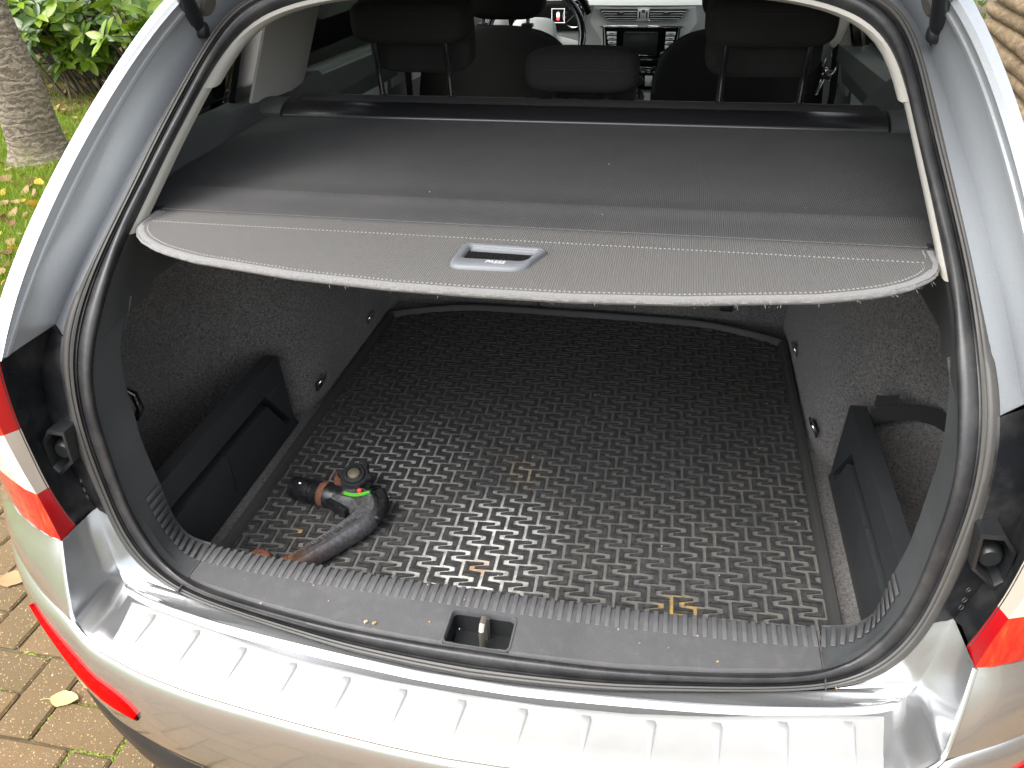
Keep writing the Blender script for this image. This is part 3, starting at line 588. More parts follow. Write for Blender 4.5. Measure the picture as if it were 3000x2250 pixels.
G_ = [(-.531, .189, .979), (-.524, .154, .973), (-.520, .130, .955), (-.521, .121, .931), (-.522, .115, .898), (-.521, .112, .856), (-.518, .105, .813), (-.517, .106, .771), (-.510, .103, .727), (-.506, .102, .68), (-.500, .102, .652), (-.470, .088, .641), (-.413, .078, .64), (-.348, .073, .64), (-.274, .070, .64), (-.2, .067, .64), (-.1, .065, .64), (0, .065, .64)]
A_ = [(0, .615, 1.448), (-.30, .60, 1.442), (-.42, .56, 1.428), (-.49, .49, 1.395), (-.515, .44, 1.360), (-.527, .40, 1.332), (-.539, .345, 1.294), (-.551, .285, 1.254), (-.557, .224, 1.215), (-.572, .159, 1.161), (-.580, .118, 1.124), (-.581, .082, 1.097), (-.580, .038, 1.068), (-.579, .003, 1.035), (-.579, -.018, 1.000)]
B_ = [(0, .60, 1.444), (-.30, .585, 1.437), (-.40, .55, 1.422), (-.468, .48, 1.388), (-.497, .43, 1.354), (-.512, .385, 1.325), (-.526, .335, 1.289), (-.535, .278, 1.252), (-.540, .221, 1.216), (-.551, .175, 1.181), (-.561, .122, 1.128), (-.565, .080, 1.099), (-.563, .044, 1.075), (-.558, .003, 1.045), (-.565, -.010, 1.003)]
C_ = [(0, .59, 1.432), (-.30, .575, 1.425), (-.395, .545, 1.408), (-.474, .49, 1.374), (-.503, .432, 1.337), (-.514, .396, 1.311), (-.523, .365, 1.290), (-.533, .312, 1.256), (-.539, .244, 1.211), (-.545, .222, 1.193), (-.560, .170, 1.147), (-.567, .110, 1.098), (-.564, .056, 1.063), (-.561, .018, 1.037), (-.566, -.002, 1.003)]
D_ = [(0, .62, 1.398), (-.30, .612, 1.392), (-.40, .605, 1.378), (-.465, .58, 1.350), (-.505, .535, 1.303), (-.513, .458, 1.258), (-.515, .364, 1.222), (-.533, .299, 1.17), (-.550, .240, 1.116), (-.560, .175, 1.072), (-.564, .124, 1.038), (-.569, .100, 1.008), (-.574, .09, .994)]
def dense(P, it, n=420):
    t = theta(np.array(P, float)); q = by_theta(P, np.linspace(t.min(), t.max(), n))
    for _ in range(it): q[1:-1] = q[1:-1] * .5 + (q[:-2] + q[2:]) * .25
    return q
E_D, F_D = E_, F_; E_S, F_S = dense(E_, 70), dense(F_, 70)
# ---------- body aperture: side pillar pressings (left and right) from roof to lamp housing
ts = np.linspace(.02, theta(np.array([(-.566, 0, 1.0)]))[0], 60)
def rail(P, ts):
    if P is E_ or P is F_:
        q = E_S if P is E_ else F_S; t = theta(q); return np.c_[tuple(np.interp(ts, t, q[:, k]) for k in range(3))]
    return by_theta(P, ts)
tcut = theta(np.array([(-.57, 0, .998)]))[0]
ts = np.linspace(0, tcut, 70)
def smoothr(P, k=30):
    k = k * 1
    P = P.copy()
    for _ in range(k): P[1:-1] = P[1:-1] * .5 + (P[:-2] + P[2:]) * .25
    return P
rA, rB, rC, rD, rE = [smoothr(rail(P, ts), 40) for P in (A_, B_, C_, D_)] + [rail(E_, ts)]
def off(P, v): return P + np.array(v)
crn = lambda a, b, f: a * (1 - f) + b * f
nrm_up = lambda P: np.array([0, -.57, .82])
rows = [rA, off(rA * .985 + rB * .015, (0, -.002, .004)), off(crn(rA, rB, .75), (0, -.002, .003)), rB, off(crn(rB, rC, .04), (.0015, 0, 0)), off(crn(rB, rC, .88), (.0005, 0, 0)), rC + np.array([.0035, 0, .0012]), off(crn(rC, rD, .05), (.004, 0, .001)), off(crn(rC, rD, .09), (.001, 0, 0)), crn(rC, rD, .3), crn(rC, rD, .55), crn(rC, rD, .85), crn(rC, rD, .95), rD, crn(rD, rE, .25), crn(rD, rE, .7), crn(rD, rE, 1.0)]
pil = MB().loft(rows)
# outer skin of the rear quarter: wraps forward from rail A
sk = [rA]; top_ = rA[:, 2] > 1.30
for dx, dy in ((-.004, .002), (-.02, .024), (-.045, .06), (-.075, .115), (-.105, .2), (-.125, .32)):
    q = rA.copy(); k = np.clip((rA[:, 2] - 1.30) / .14, 0, 1)[:, None]; q = q + (1 - k) * np.array([dx * .34, dy, 0]) + k * np.array([dx * .3, dy, .012 if abs(dx) > .01 else .004]); sk.append(q)
pil.loft([q[top_] for q in sk])
both(pil, 'pillar_panel', PAINT, CAR, ang=28)
# ---------- weatherstrip
ts = np.linspace(0, math.pi, 260); rE, rF = rail(E_, ts), rail(F_, ts)
tan = np.gradient(rE, axis=0); wdt = rF - rE; N = np.cross(wdt, tan); N /= np.linalg.norm(N, axis=1)[:, None]
N[N[:, 1] > 0] *= -1
low = np.clip((ts - 2.2) / .5, 0, 1)
def ribbon(prof): return [rE + wdt * f + N * h for f, h in prof]
full = lambda rs: [np.vstack([r, (r * [-1, 1, 1])[::-1][1:]]) for r in rs]
seal = MB()
lip = full(ribbon([(.0, -.006), (-.01, .003), (.03, .0055), (.10, .006), (.13, .0045), (.16, .0065), (.24, .007), (.27, .0045), (.28, -.002)]))
blb = full(ribbon([(.26, -.002), (.30, .004), (.36, .006), (.40, .003), (.44, .007), (.50, .013), (.60, .017), (.72, .0175), (.84, .014), (.93, .007), (.98, .0), (1.02, -.008)]))
ws = MB().loft(blb).build('weatherstrip', RUBBER, CAR, ang=60)
MB().loft(lip).build('seal_lip', LIP, ws, ang=50)
# ---------- pale trims
t1 = theta(np.array([(-.468, 0, 1.236)]))[0]; t2 = theta(np.array([(-.500, 0, 1.088)]))[0]; t0 = 0
ts = np.linspace(0, t1, 40); f = rail(F_, ts); cen = np.array([0, 0, 1.0])
def inward(P, a, b):   # a metres inward (towards the middle of the opening), b forward along the car
    q = P.copy(); d = np.c_[-P[:, 0], 0 * P[:, 0], .98 - P[:, 2]]; d /= np.linalg.norm(d, axis=1)[:, None]; return q + d * a + np.array([0, b, 0])
fw = lambda P, k: np.clip(1 - (-P[:, 0] / .46) ** 6, 0, 1)[:, None] * k
rows = [inward(f, -.012, .010), inward(f, -.004, -.004), inward(f, .002, -.003), inward(f, .007, .006), inward(f, .008, .020), inward(f, .006, .036), inward(f, -.004, .05), inward(f, -.02, .05)]
rows = [np.vstack([r[::-1], (r * [-1, 1, 1])[1:]]) for r in rows]; MB().loft(rows).build('roof_trim', LTRIM, CAR, ang=40)
ts = np.linspace(t1 - .012, t2, 30); f = rail(F_, ts)
rows = [inward(f, -.012, .010), inward(f, -.004, -.003), inward(f, .000, -.004), inward(f, .003, .001), inward(f, .0035, .010), inward(f, .002, .026), inward(f, -.003, .031), inward(f, -.03, .032)]
pt = MB().loft(rows); pt.add([r[0] for r in rows], [tuple(range(len(rows)))[::-1]]); pt.add([r[-1] for r in rows], [tuple(range(len(rows)))])
both(pt, 'pillar_trim', LTRIM, CAR, ang=40)
# ---------- dark side trims (F to G) and load sill
XS = .427
def theta_of(P, x): 
    Q = crom(P, 8); t = theta(Q); m = t > 2.2; return np.interp(-x, -Q[m, 0][::-1] * -1 if False else Q[m, 0], t[m])
def fg_rows(ts):
    f, g = rail(F_, ts), rail(G_, ts); up = np.clip((ts - 2.35) / .35, 0, 1)[:, None]
    n = np.array([0, -1, .25]) * (1 - up) + np.array([0, -.15, 1]) * up; n /= np.linalg.norm(n, axis=1)[:, None]
    d = g - f
    return [f - n * .012, f - n * .002, f + n * .004 + d * .04, f + n * .006 + d * .16, f + n * .003 + d * .35, f + d * .6 + n * .001, f + d * .86, f + d * .95 - n * .001, g - n * .004, g - n * .012 + d * .03 ]
tg0 = theta(np.array([G_[0]]))[0]; tj = theta(np.array([(-XS, 0, .645)]))[0]
ts = np.linspace(tg0, tj - .004, 60); rows = fg_rows(ts)
# the trim's foot drops to the floor behind the edge
g_ = rail(G_, ts); k_ = np.clip((ts - 2.30) / .12, 0, 1)[:, None]
rows[-1] = (g_ + np.array([-.004, .006, 0])) * (1 - k_) + (g_ + np.array([0, .001, -.006])) * k_
foot = (g_ + np.array([-.05, .008, 0])) * (1 - k_) + np.c_[g_[:, 0] - .002, g_[:, 1] + .004, np.full(len(g_), .52)] * k_
rows.append(foot); st = MB().loft(rows)
both(st, 'side_trim', TRIM, CAR, ang=40)
# upper dark shelf trims beneath and beside the cover
sh = MB()
f = rail(F_, np.linspace(t2 - .01, tg0, 14)); sh.loft([f + np.array([0, -.004, 0]), f + np.array([.001, .012, 0]), f + np.array([-.006, .06, 0]), f + np.array([-.012, .14, 0])])
prof = [(-.70, .985), (-.535, .992), (-.531, 1.0), (-.536, 1.03), (-.558, 1.075), (-.566, 1.095), (-.572, 1.102), (-.602, 1.134), (-.640, 1.136)]
ys = (.19, .25, .35, .5, .65, .80, .95, 1.06); sh.loft([[(max(x, -.562 if y < .24 else -.575 if y < .3 else -.60 if y < .4 else -1) , y, z) for x, z in prof] for y in ys])
both(sh, 'side_shelf', TRIM, CAR, ang=40)
# sill with the latch recess cut out
cols = sorted(set(list(np.linspace(-XS, -.05, 24)) + [-.0425, -.03, 0, .03, .0445] + list(np.linspace(.055, XS, 24))))
Fx = lambda x: (bylin([(-p[0], p[1]) for p in F_ if p[2] < .66] + [(p[0], p[1]) for p in F_ if p[2] < .66], x), .6455)
Gx = lambda x: bylin([(-p[0], p[1]) for p in G_ if p[2] < .66] + [(p[0], p[1]) for p in G_ if p[2] < .66], x)
def sill_row(x):
    fy = Fx(x)[0]; gy = Gx(x); zc = .0 
    P = [(fy - .004, .632), (fy - .001, .6425), (fy + .003, .6465)]
    hy0, hy1 = -.0345, .0205
    for y in (hy0, -.0315, -.015, 0., .012, hy1): P.append((max(fy + .004, y) if x else y, .648))
    P += [(.026, .6482), (.045, .6475), (gy - .006, .646), (gy - .0015, .6435), (gy, .640), (gy + .001, .60), (gy + .004, .52)]
    return [(x, y, z) for y, z in P]
sr = [sill_row(x) for x in cols]; n = len(sr[0]); vs = [p for r in sr for p in r]; fs = []
for i in range(len(cols) - 1):
    for j in range(n - 1):
        if cols[i] >= -.043 and cols[i + 1] <= .045 and 3 <= j < 8: continue
        fs.append((i * n + j, (i + 1) * n + j, (i + 1) * n + j + 1, i * n + j + 1))
sill = MB().add(vs, fs)
for s_ in (-1, 1): sill.box((s_ * (XS + .0015), .026, .646), (.0012, .085, .006))
SILLO = sill.build('load_sill', SILL, CAR, ang=40)
rc = MB(); x0, x1, y0, y1, zt, zb = -.0425, .0445, -.0345, .0205, .648, .612
bz = [(x0 + .004, y0 + .004), (x1 - .004, y0 + .004), (x1 - .004, y1 - .003), (x0 + .004, y1 - .003)]
top = [(x0, y0), (x1, y0), (x1, y1), (x0, y1)]
rc.add([(x, y, zt) for x, y in top] + [(x, y, (.628 if y < 0 else zb)) for x, y in bz] + [(x0 + .006, -.012, .617), (x1 - .006, -.012, .617)], [(0, 4, 7, 3), (1, 2, 6, 5), (3, 7, 6, 2), (0, 1, 5, 4), (4, 5, 9, 8), (8, 9, 6, 7)])
rec = rc.build('latch_recess', BLACKP, SILLO, ang=20)
fr = MB(); pts = []
for (cx, cy, a0) in ((x0 + .008, y0 + .008, math.pi), (x1 - .008, y0 + .008, 1.5 * math.pi), (x1 - .008, y1 - .008, 0), (x0 + .008, y1 - .008, .5 * math.pi)):
    pts += [(cx + .008 * math.cos(a0 + k * math.pi / 8), cy + .008 * math.sin(a0 + k * math.pi / 8)) for k in range(5)]
fr.loft([[(x * k + (1 - k) * .001, (y + .007) * k - .007, z) for x, y in pts] for k, z in ((1.05, .6481), (1.03, .6496), (.99, .6496), (.965, .647), (.96, .640))], closed=True); fr.build('recess_rim', SILL, SILLO, ang=40)
sk_ = MB(); sk_.tube([(.004, .010, .605), (.004, .010, .650), (.004, .006, .655), (.004, -.004, .655), (.004, -.009, .650), (.004, -.009, .605)], .0045, 8, up=(1, 0, 0)); sk_.box((.004, .012, .63), (.011, .003, .04), None, .001)
sk_.build('striker', NM('worn_striker_steel', col=(.36, .33, .28), rough=.4, metal=.8).m, SILLO)
rb = MB(); rb.box((0, 0, 0), (.0064, .035, .0024), None, .0011, 2)
rib0 = rb.build('rib', SILL, SILLO, ang=40)
tt = np.linspace(2.02, math.pi, 700); fm, gm_ = rail(F_, tt), rail(G_, tt)
FC = fm + (gm_ - fm) * .72; dl = np.r_[0, np.cumsum(np.linalg.norm(np.diff(FC, axis=0), axis=1))]; tot = dl[-1]
for k in range(-46, 47):
    sdist = tot - abs(k) * .0125
    if sdist < 0: continue
    at_ = lambda P: np.array([np.interp(sdist, dl, P[:, q]) for q in range(3)])
    f0, g0, c0 = at_(fm), at_(gm_), at_(FC); tn = at_(np.gradient(FC, axis=0)); d_ = (g0 - f0) / np.linalg.norm(g0 - f0); tn = tn - d_ * (tn @ d_); tn /= np.linalg.norm(tn); n_ = np.cross(tn, d_); n_ *= np.sign(n_[2] - .3 * n_[1] + 1e-9)
    side_lift = .0015 + .0022 * min(1, max(0, (abs(c0[0]) - .40) / .05)) - .001
    if abs(c0[0]) < XS: c0 = np.array([c0[0], Gx(c0[0]) - .0205, .6478]); n_ = np.array([0, 0, 1.]); d_ = np.array([0, 1., 0]); tn = np.array([-1., 0, 0])
    else: c0 = c0 + n_ * side_lift
    sg = 1 if k <= 0 else -1; M_ = Matrix(((tn[0] * sg, d_[0] * sg, n_[0] * sg, c0[0] * sg), (tn[1], d_[1], n_[1], c0[1]), (tn[2], d_[2], n_[2], c0[2]), (0, 0, 0, 1)))
    if k == 0: o = rib0
    else: o = rib0.copy(); S.collection.objects.link(o)
    o.matrix_local = M_

# ---------- lamp housings and lamps (left built, right mirrored)
zs = np.linspace(.742, .998, 30)
L0 = [(-.560, -.013, .735), (-.560, -.013, .741), (-.563, -.018, .775), (-.569, -.019, .816), (-.574, -.017, .856), (-.578, -.014, .92), (-.579, -.008, .97), (-.578, -.003, 1.0)]
L1 = [(-.558, -.040, .735), (-.559, -.039, .743), (-.565, -.036, .78), (-.573, -.032, .814), (-.580, -.031, .856), (-.588, -.027, .92), (-.588, -.019, .97), (-.583, -.012, 1.0)]
DC = [(-.553, .030, .735), (-.556, .029, .745), (-.566, .031, .78), (-.578, .036, .82), (-.586, .042, .87), (-.589, .050, .91), (-.586, .060, .95), (-.576, .083, .99), (-.574, .088, 1.0)]
EZ = [p for p in E_ if .70 < p[2] < 1.06]
a, d, e = by_z(L0, zs), by_z(DC, zs), by_z(EZ, zs)
hou = MB(); m1 = crn(a, d, .5) + np.array([-.004, .012, 0])
hou.loft([a + np.array([.0012, .0012, 0]), a + np.array([.0005, .0005, 0]), crn(a, d, .12), crn(a, d, .14) + np.array([-.003, .004, 0]), m1, crn(a, d, .93), d, crn(d, e, .15) + np.array([.004, -.003, 0]), crn(d, e, .5), crn(d, e, .9), e + np.array([0, .004, 0])])
def lampside(mk):
    pass
h_objs = both(hou, 'lamp_housing', HOUSP, CAR, ang=40)
# rubber buffer on each housing
bf = MB()
fr_ = [(-.5385, .888), (-.562, .889), (-.578, .868), (-.580, .822), (-.572, .812), (-.543, .838)]
def ring(poly, y0, y1, w):
    cx = sum(p[0] for p in poly) / len(poly); cz = sum(p[1] for p in poly) / len(poly); inn = [(x + (cx - x) * w, z + (cz - z) * w) for x, z in poly]
    return MB().loft([[(x, y1, z) for x, z in poly], [(x, y0, z) for x, z in poly], [(x + (cx - x) * w * .7, y0 - .001, z + (cz - z) * w * .7) for x, z in poly], [(x, y0 + .003, z) for x, z in inn], [(x, y1, z) for x, z in inn]], closed=True)
bfr = ring(fr_, .010, .055, .22)
dome = MB().lathe((-.560, .040, .850), [(.0, -.024), (.010, -.024), (.0135, -.020), (.0145, -.012), (.0145, .01)], (0, 1, 0), 20)
plate = MB().add([(x, .036, z) for x, z in fr_], [tuple(range(6))])
for i, h in enumerate(h_objs):
    k = (lambda m: m) if i == 0 else (lambda m: m.mir())
    b1 = k(bfr).build('buffer_frame', BLACKP, h, ang=40); k(plate).build('buffer_plate', HOUSP, h, ang=0); k(dome).build('rubber_buffer', BLACKP, h, ang=40)
    mk = MB()
    for cy, zc_, rr in ((0, .782, .0035), (0, .770, .0035), (0, .798, .003)):
        c0 = (-.5535 - (zc_ - .78) * .35 + (.006 if zc_ > .79 else -.004 if zc_ < .775 else 0), .0205, zc_)
        mk.lathe(c0, [(rr - .0003, -.0003), (rr, -.0006), (rr + .0002, -.0003), (rr + .0002, .0006)], (-.5, -.86, 0), 18, cap=False)
    k(mk).build('moulded_mark', NM('worn_mould_mark', col=(.04, .04, .04), rough=.6).m if 'worn_mould_mark' not in MATS else MATS['worn_mould_mark'], h, ang=40)
# lamp: inner band (L0-L1) and curved face going round the corner
off_c = [(0, 0), (-.012, .004), (-.030, .013), (-.058, .027), (-.09, .048), (-.125, .078), (-.165, .125), (-.20, .185), (-.228, .26), (-.245, .33)]
def lamp_rows(z0f, z1f, nz=9, lift=0.0):
    """rows of the outer face between two heights that vary along the offset index"""
    rows = []
    for i, (dx, dy) in enumerate(off_c):
        z0, z1 = z0f(i), z1f(i); zz = np.linspace(z0, z1, nz); b = by_z(L1, np.clip(zz, .735, 1.0))
        blg = .012 * math.sin(math.pi * min(1, i / 9)) ; rows.append([(p[0] + dx - blg, p[1] + dy - blg * .7 + lift, z) for p, z in zip(b, zz)])
    return rows
zb0 = lambda i: .743 + .004 * i; zt0 = lambda i: .998 - .012 * i
bA = lambda i: .815 + [0, .006, .014, .024, .030, .034, .036, .037, .037, .037][i]; bB = lambda i: .905 - .0045 * i
def band(z0, z1):
    zz = np.linspace(z0, z1, 8); a, b = by_z(L0, zz), by_z(L1, zz); return MB().loft([a + np.array([.0015, .003, 0]), a, crn(a, b, .5), b])
parts = [('lower_lens', AMBL, MB().loft(lamp_rows(zb0, bA))), ('middle_lens', CLRL, MB().loft(lamp_rows(bA, bB))), ('upper_lens', AMBL, MB().loft(lamp_rows(bB, zt0))),
         ('lower_band', DRED, band(.741, .815)), ('middle_band', CLRB, band(.815, .905)), ('upper_band', DRED, band(.905, .998))]
for side in (0, 1):
    tl = link(bpy.data.objects.new('tail_light', None), CAR); tl.empty_display_size = .05
    for nme, mt, mb in parts: (mb.mir() if side else mb).build(nme, mt, tl, ang=50)

# ---------- rear quarter panel behind the lamp and round the side window
qp = MB(); lt_ = np.array([lamp_rows(zb0, zt0, 9)[k][-1] for k in range(10)]); lo_ = np.array(lamp_rows(zb0, zt0, 9)[9])
zq = np.r_[np.linspace(.752, lt_[-1, 2] - .003, 8), np.linspace(lt_[-1, 2], .996, 12), np.linspace(1.003, 1.118, 12), np.linspace(1.13, 1.345, 14)]
As = rA[rA[:, 2].argsort()]; SL = np.vstack([lo_, lt_[::-1], As[As[:, 2] > 1.0]]); SL = SL[SL[:, 2].argsort(kind='stable')]
Sz = np.c_[tuple(np.interp(zq, SL[:, 2], SL[:, k]) for k in (0, 1))]
bodx = np.interp(zq, [.62, .80, .93, 1.03, 1.085, 1.118], [.880, .876, .853, .803, .750, .700]); wy = np.interp(zq, [1.118, 1.22, 1.31, 1.362], [.50, .60, .70, .76])
up = zq > 1.118; Qx = np.where(~up, -bodx, -.62 + .3125 * (zq - 1.08) - .050); Qy = np.where(~up, .50, wy); Qx = np.convolve(np.pad(Qx, 2, 'edge'), np.ones(5) / 5, 'valid')
rows = []
for t in (-.01, 0, .02, .1, .25, .45, .65, .85, 1.0):
    bl_ = np.interp(zq, [.75, .9, 1.05, 1.2], [.012, .030, .016, .003]) * math.sin(math.pi * min(1, max(0, t))); rows.append(np.c_[Sz[:, 0] + (Qx - Sz[:, 0]) * t - bl_, Sz[:, 1] + (Qy - Sz[:, 1]) * t - bl_ * .4 + (.006 if t < 0 else 0), zq])
qp.loft(rows); both(qp, 'quarter_panel', PAINT, CAR, ang=40)
# ---------- bumper
R1 = [(0, -.073, .632), (-.064, -.073, .632), (-.17, -.066, .632), (-.285, -.056, .632), (-.358, -.047, .632), (-.435, -.034, .632), (-.491, -.020, .633), (-.519, -.009, .638), (-.533, .003, .655), (-.543, .012, .69), (-.555, .029, .744)]
R2 = [(0, -.169, .622), (-.073, -.167, .622), (-.175, -.160, .622), (-.259, -.152, .622), (-.348, -.142, .622), (-.423, -.128, .622), (-.480, -.112, .623), (-.512, -.102, .628), (-.541, -.088, .642), (-.550, -.066, .69), (-.559, -.039, .743)]
def pair(n=9):
    a = [np.array(p) for p in R1]; b = [np.array(p) for p in R2]; ra, rb_ = [], []
    for i in range(len(a) - 1):
        k = n if i not in (6, 7) else 7
        for q in range(k): ra.append(a[i] * (1 - q / k) + a[i + 1] * q / k); rb_.append(b[i] * (1 - q / k) + b[i + 1] * q / k)
    ra.append(a[-1]); rb_.append(b[-1]); return np.array(ra), np.array(rb_)
ra, rb_ = pair()
def smooth(P, k=3):
    P = P.copy()
    for _ in range(k): P[1:-1] = P[1:-1] * .5 + (P[:-2] + P[2:]) * .25
    return P
ra, rb_ = smooth(ra, 6), smooth(rb_, 6)
flat = np.clip((np.abs(ra[:, 0]) - .50) / .03, 0, 1)[:, None]         # 0 on the step, 1 on the corner facet
rE_low = by_theta(E_, np.linspace(math.pi, theta(np.array([(-.537, 0, .742)]))[0], len(ra)))
under = rE_low + np.array([0, .004, -.006])
lipn = np.array([0, -.004, .004])
bump_ = MB()
rows = [under, crn(under, ra, .7) + np.array([0, 0, -.004]) * (1 - flat), crn(ra, under, .10) + np.array([0, 0, -.001]), ra + np.array([0, 0, .0035]) * (1 - flat), crn(ra, rb_, .05) + np.array([0, 0, .003]) * (1 - flat), crn(ra, rb_, .10) + np.array([0, 0, -.0005]) * (1 - flat),
        crn(ra, rb_, .4) + np.array([0, 0, -.0005]) * (1 - flat), crn(ra, rb_, .7) + np.array([0, 0, .0015]) * (1 - flat), crn(ra, rb_, .90) + np.array([0, 0, .004]) * (1 - flat), crn(ra, rb_, .965) + np.array([0, 0, .003]) * (1 - flat), rb_]
# contour of the outer face
ct = [tuple(p) for p in R2[:8]] + [(-.543, -.087, .644), (-.60, -.060, .646), (-.65, -.031, .646), (-.70, .006, .646), (-.76, .063, .646), (-.815, .128, .646), (-.862, .21, .646), (-.888, .32, .646), (-.898, .45, .646)]
CT = smooth(resamp(crom(ct, 6), 90), 2); tg = np.gradient(CT[:, :2], axis=0); nn = np.c_[-tg[:, 1], tg[:, 0]]; nn /= np.linalg.norm(nn, axis=1)[:, None]; nn[nn[:, 1] > .0] *= 1
nn = np.where((nn[:, 1:2] > 0) & (CT[:, 0:1] > -.85), -nn, nn); nn = np.where(nn[:, 0:1] > .3, -nn, nn)
def crow(z, o, base=CT):
    q = base.copy(); q[:, :2] += nn * o; q[:, 2] = z if not callable(z) else z(base); return q
outer = [CT, crow(lambda b: b[:, 2] - .007, .006), crow(lambda b: b[:, 2] - .018, .010), crow(.585, .013), crow(.55, .0145), crow(.51, .014), crow(.47, .009), crow(.44, .0), crow(.425, -.012), crow(.42, -.03)]
# corner above the crease, up to the lamp
top = []
for i, (dx, dy) in enumerate(off_c):
    p = by_z(L1, np.array([.741]))[0]; blg = .012 * math.sin(math.pi * min(1, i / 9)); top.append((p[0] + dx - blg, p[1] + dy - blg * .7 - .0005, .741 + .004 * i))
top = resamp(crom(top, 4), 40); botc = resamp([p for p in CT if p[0] < -.540], 40)
cre = np.array([p for p in rb_[::-1] if p[0] < -.5405 or p[2] > .643]); cre = cre[cre[:, 2].argsort()[::-1]]
botc = botc + 0; botc[0] = cre[-1]
def crease_fix(P, f):
    z = cre[0, 2] + (cre[-1, 2] - cre[0, 2]) * f; t = np.array([np.interp(z, cre[::-1, 2], cre[::-1, k]) for k in range(3)]); w_ = np.clip(1 - np.arange(len(P)) / 9., 0, 1)[:, None] ** 2; return P + (t - P[0]) * w_
corner = [top + np.array([.004, .012, .0]), top, crease_fix(crn(top, botc, .06), .06)] + [crease_fix(crn(top, botc, f) + np.array([-.006, -.006, 0]) * math.sin(math.pi * f), f) for f in (.2, .35, .5, .65, .8, .92)] + [crease_fix(botc, 1.)]
corner[1] = crease_fix(top, 0.)
bump_.loft(rows); bump_.loft(outer); bump_.loft(corner)
bump_.tube(resamp(rb_, 160), .0032, 8, cap=False)
full_b = MB(); full_b.add(bump_.v, bump_.f); m_ = bump_.mir(); full_b.add(m_.v, m_.f)
BUMP = full_b.build('rear_bumper', BPAINT, CAR, ang=32)
val = MB(); val.loft([crow(.428, -.004), crow(.41, .002), crow(.36, -.002), crow(.30, -.02), crow(.24, -.05)]); v2 = val.mir(); val.add(v2.v, v2.f); val.build('lower_valance', BLACKP, BUMP, ang=50)
# reflectors wrapping the corners
cx_ = CT[:, 0]
def on_ct(x, z, o):
    i = np.interp(-x, -cx_, np.arange(len(cx_))); p = np.array([np.interp(i, np.arange(len(cx_)), CT[:, k]) for k in range(2)]); q = np.array([np.interp(i, np.arange(len(cx_)), nn[:, k]) for k in range(2)])
    return np.append(p + q * o, z)
RX = [-.648, -.63, -.605, -.58, -.555, -.53, -.505, -.485, -.468, -.452, -.442]
RT = [.608, .602, .595, .588, .580, .574, .569, .566, .561, .552, .538]
RBT = [.607, .597, .580, .561, .542, .535, .531, .529, .528, .528, .531]
o_ = lambda z: float(np.interp(z, [.44, .47, .51, .55, .585, .628], [0, .009, .014, .0145, .013, .010]))
rf = MB(); rf.loft([[on_ct(x, RT[i], o_(RT[i]) - .002) for i, x in enumerate(RX)], [on_ct(x, RT[i] - .0015, o_(RT[i]) + .0055) for i, x in enumerate(RX)], [on_ct(x, (RT[i] + RBT[i]) / 2, o_((RT[i] + RBT[i]) / 2) + .0062) for i, x in enumerate(RX)], [on_ct(x, RBT[i] + .002, o_(RBT[i]) + .0055) for i, x in enumerate(RX)], [on_ct(x, RBT[i], o_(RBT[i]) - .002) for i, x in enumerate(RX)]])
rg = MB(); rg.loft([[on_ct(x, RBT[i] + .004, o_(RBT[i]) + .003) for i, x in enumerate(RX)], [on_ct(x, RBT[i] - .003, o_(RBT[i]) + .0036) for i, x in enumerate(RX)], [on_ct(x, RBT[i] - .004, o_(RBT[i]) - .002) for i, x in enumerate(RX)]])
for s_ in (0, 1):
    o = (rf.mir() if s_ else rf).build('reflector', REFL, BUMP, ang=40); (rg.mir() if s_ else rg).build('reflector_gap', BLACKP, BUMP, ang=40)
# protective step plate and its tapered ribs
TE = [(0, -.0945), (.10, -.0925), (.20, -.085), (.30, -.071), (.377, -.056), (.44, -.044), (.500, -.034)]
BE = [(0, -.1635), (.10, -.161), (.20, -.155), (.30, -.145), (.377, -.133), (.43, -.122), (.487, -.107)]
te = lambda x: float(np.interp(abs(x), *zip(*TE))); be = lambda x: float(np.interp(abs(x), *zip(*BE)))
def zstep(x, y):
    y1 = bylin([(-p[0], p[1]) for p in R1[:8]], abs(x)); y2 = bylin([(-p[0], p[1]) for p in R2[:8]], abs(x)); f = (y1 - y) / (y1 - y2); z = .632 + (.622 - .632) * f
    z += np.interp(f, [0, .05, .10, .4, .7, .9, .965, 1], [.0035, .003, -.0005, -.0005, .0015, .004, .003, 0]); return z
pl = MB(); rows = []
u = np.linspace(-1, 1, 81)
for f, h in ((-.045, -.001), (-.03, .0022), (0, .0032), (.05, .003), (.3, .0028), (.6, .0026), (.9, .0026), (.98, .0026), (1.01, .0018), (1.03, -.001)):
    r = []
    for k in u:
        x = k * (.502 - .015 * min(1, max(0, f))) * (1.004 if f < -.02 or f > 1.0 else 1); y = te(x) * (1 - f) + be(x) * f; edge = max(0, (abs(k) - .985) / .015)
        r.append((x, y, zstep(x, y) + h * (1 - edge) - .001 * edge))
    rows.append(r)
pl.loft(rows); PLATE = NM('matt_silver_plate', col=(.4, .4, .4), rough=.42, metal=.35, coat=.3, coatr=.15); _n = PLATE.noise(6, 5, .65); _s = PLATE.vor(60); PLATE.col(PLATE.mix(PLATE.ramp(_s, [(.03, .35), (.045, 0.)]), PLATE.ramp(_n, [(.35, (.36, .36, .352)), (.7, (.42, .42, .415))]), (.3, .28, .25))); PLATE = PLATE.m
STEP = pl.build('step_plate', PLATE, BUMP, ang=30)
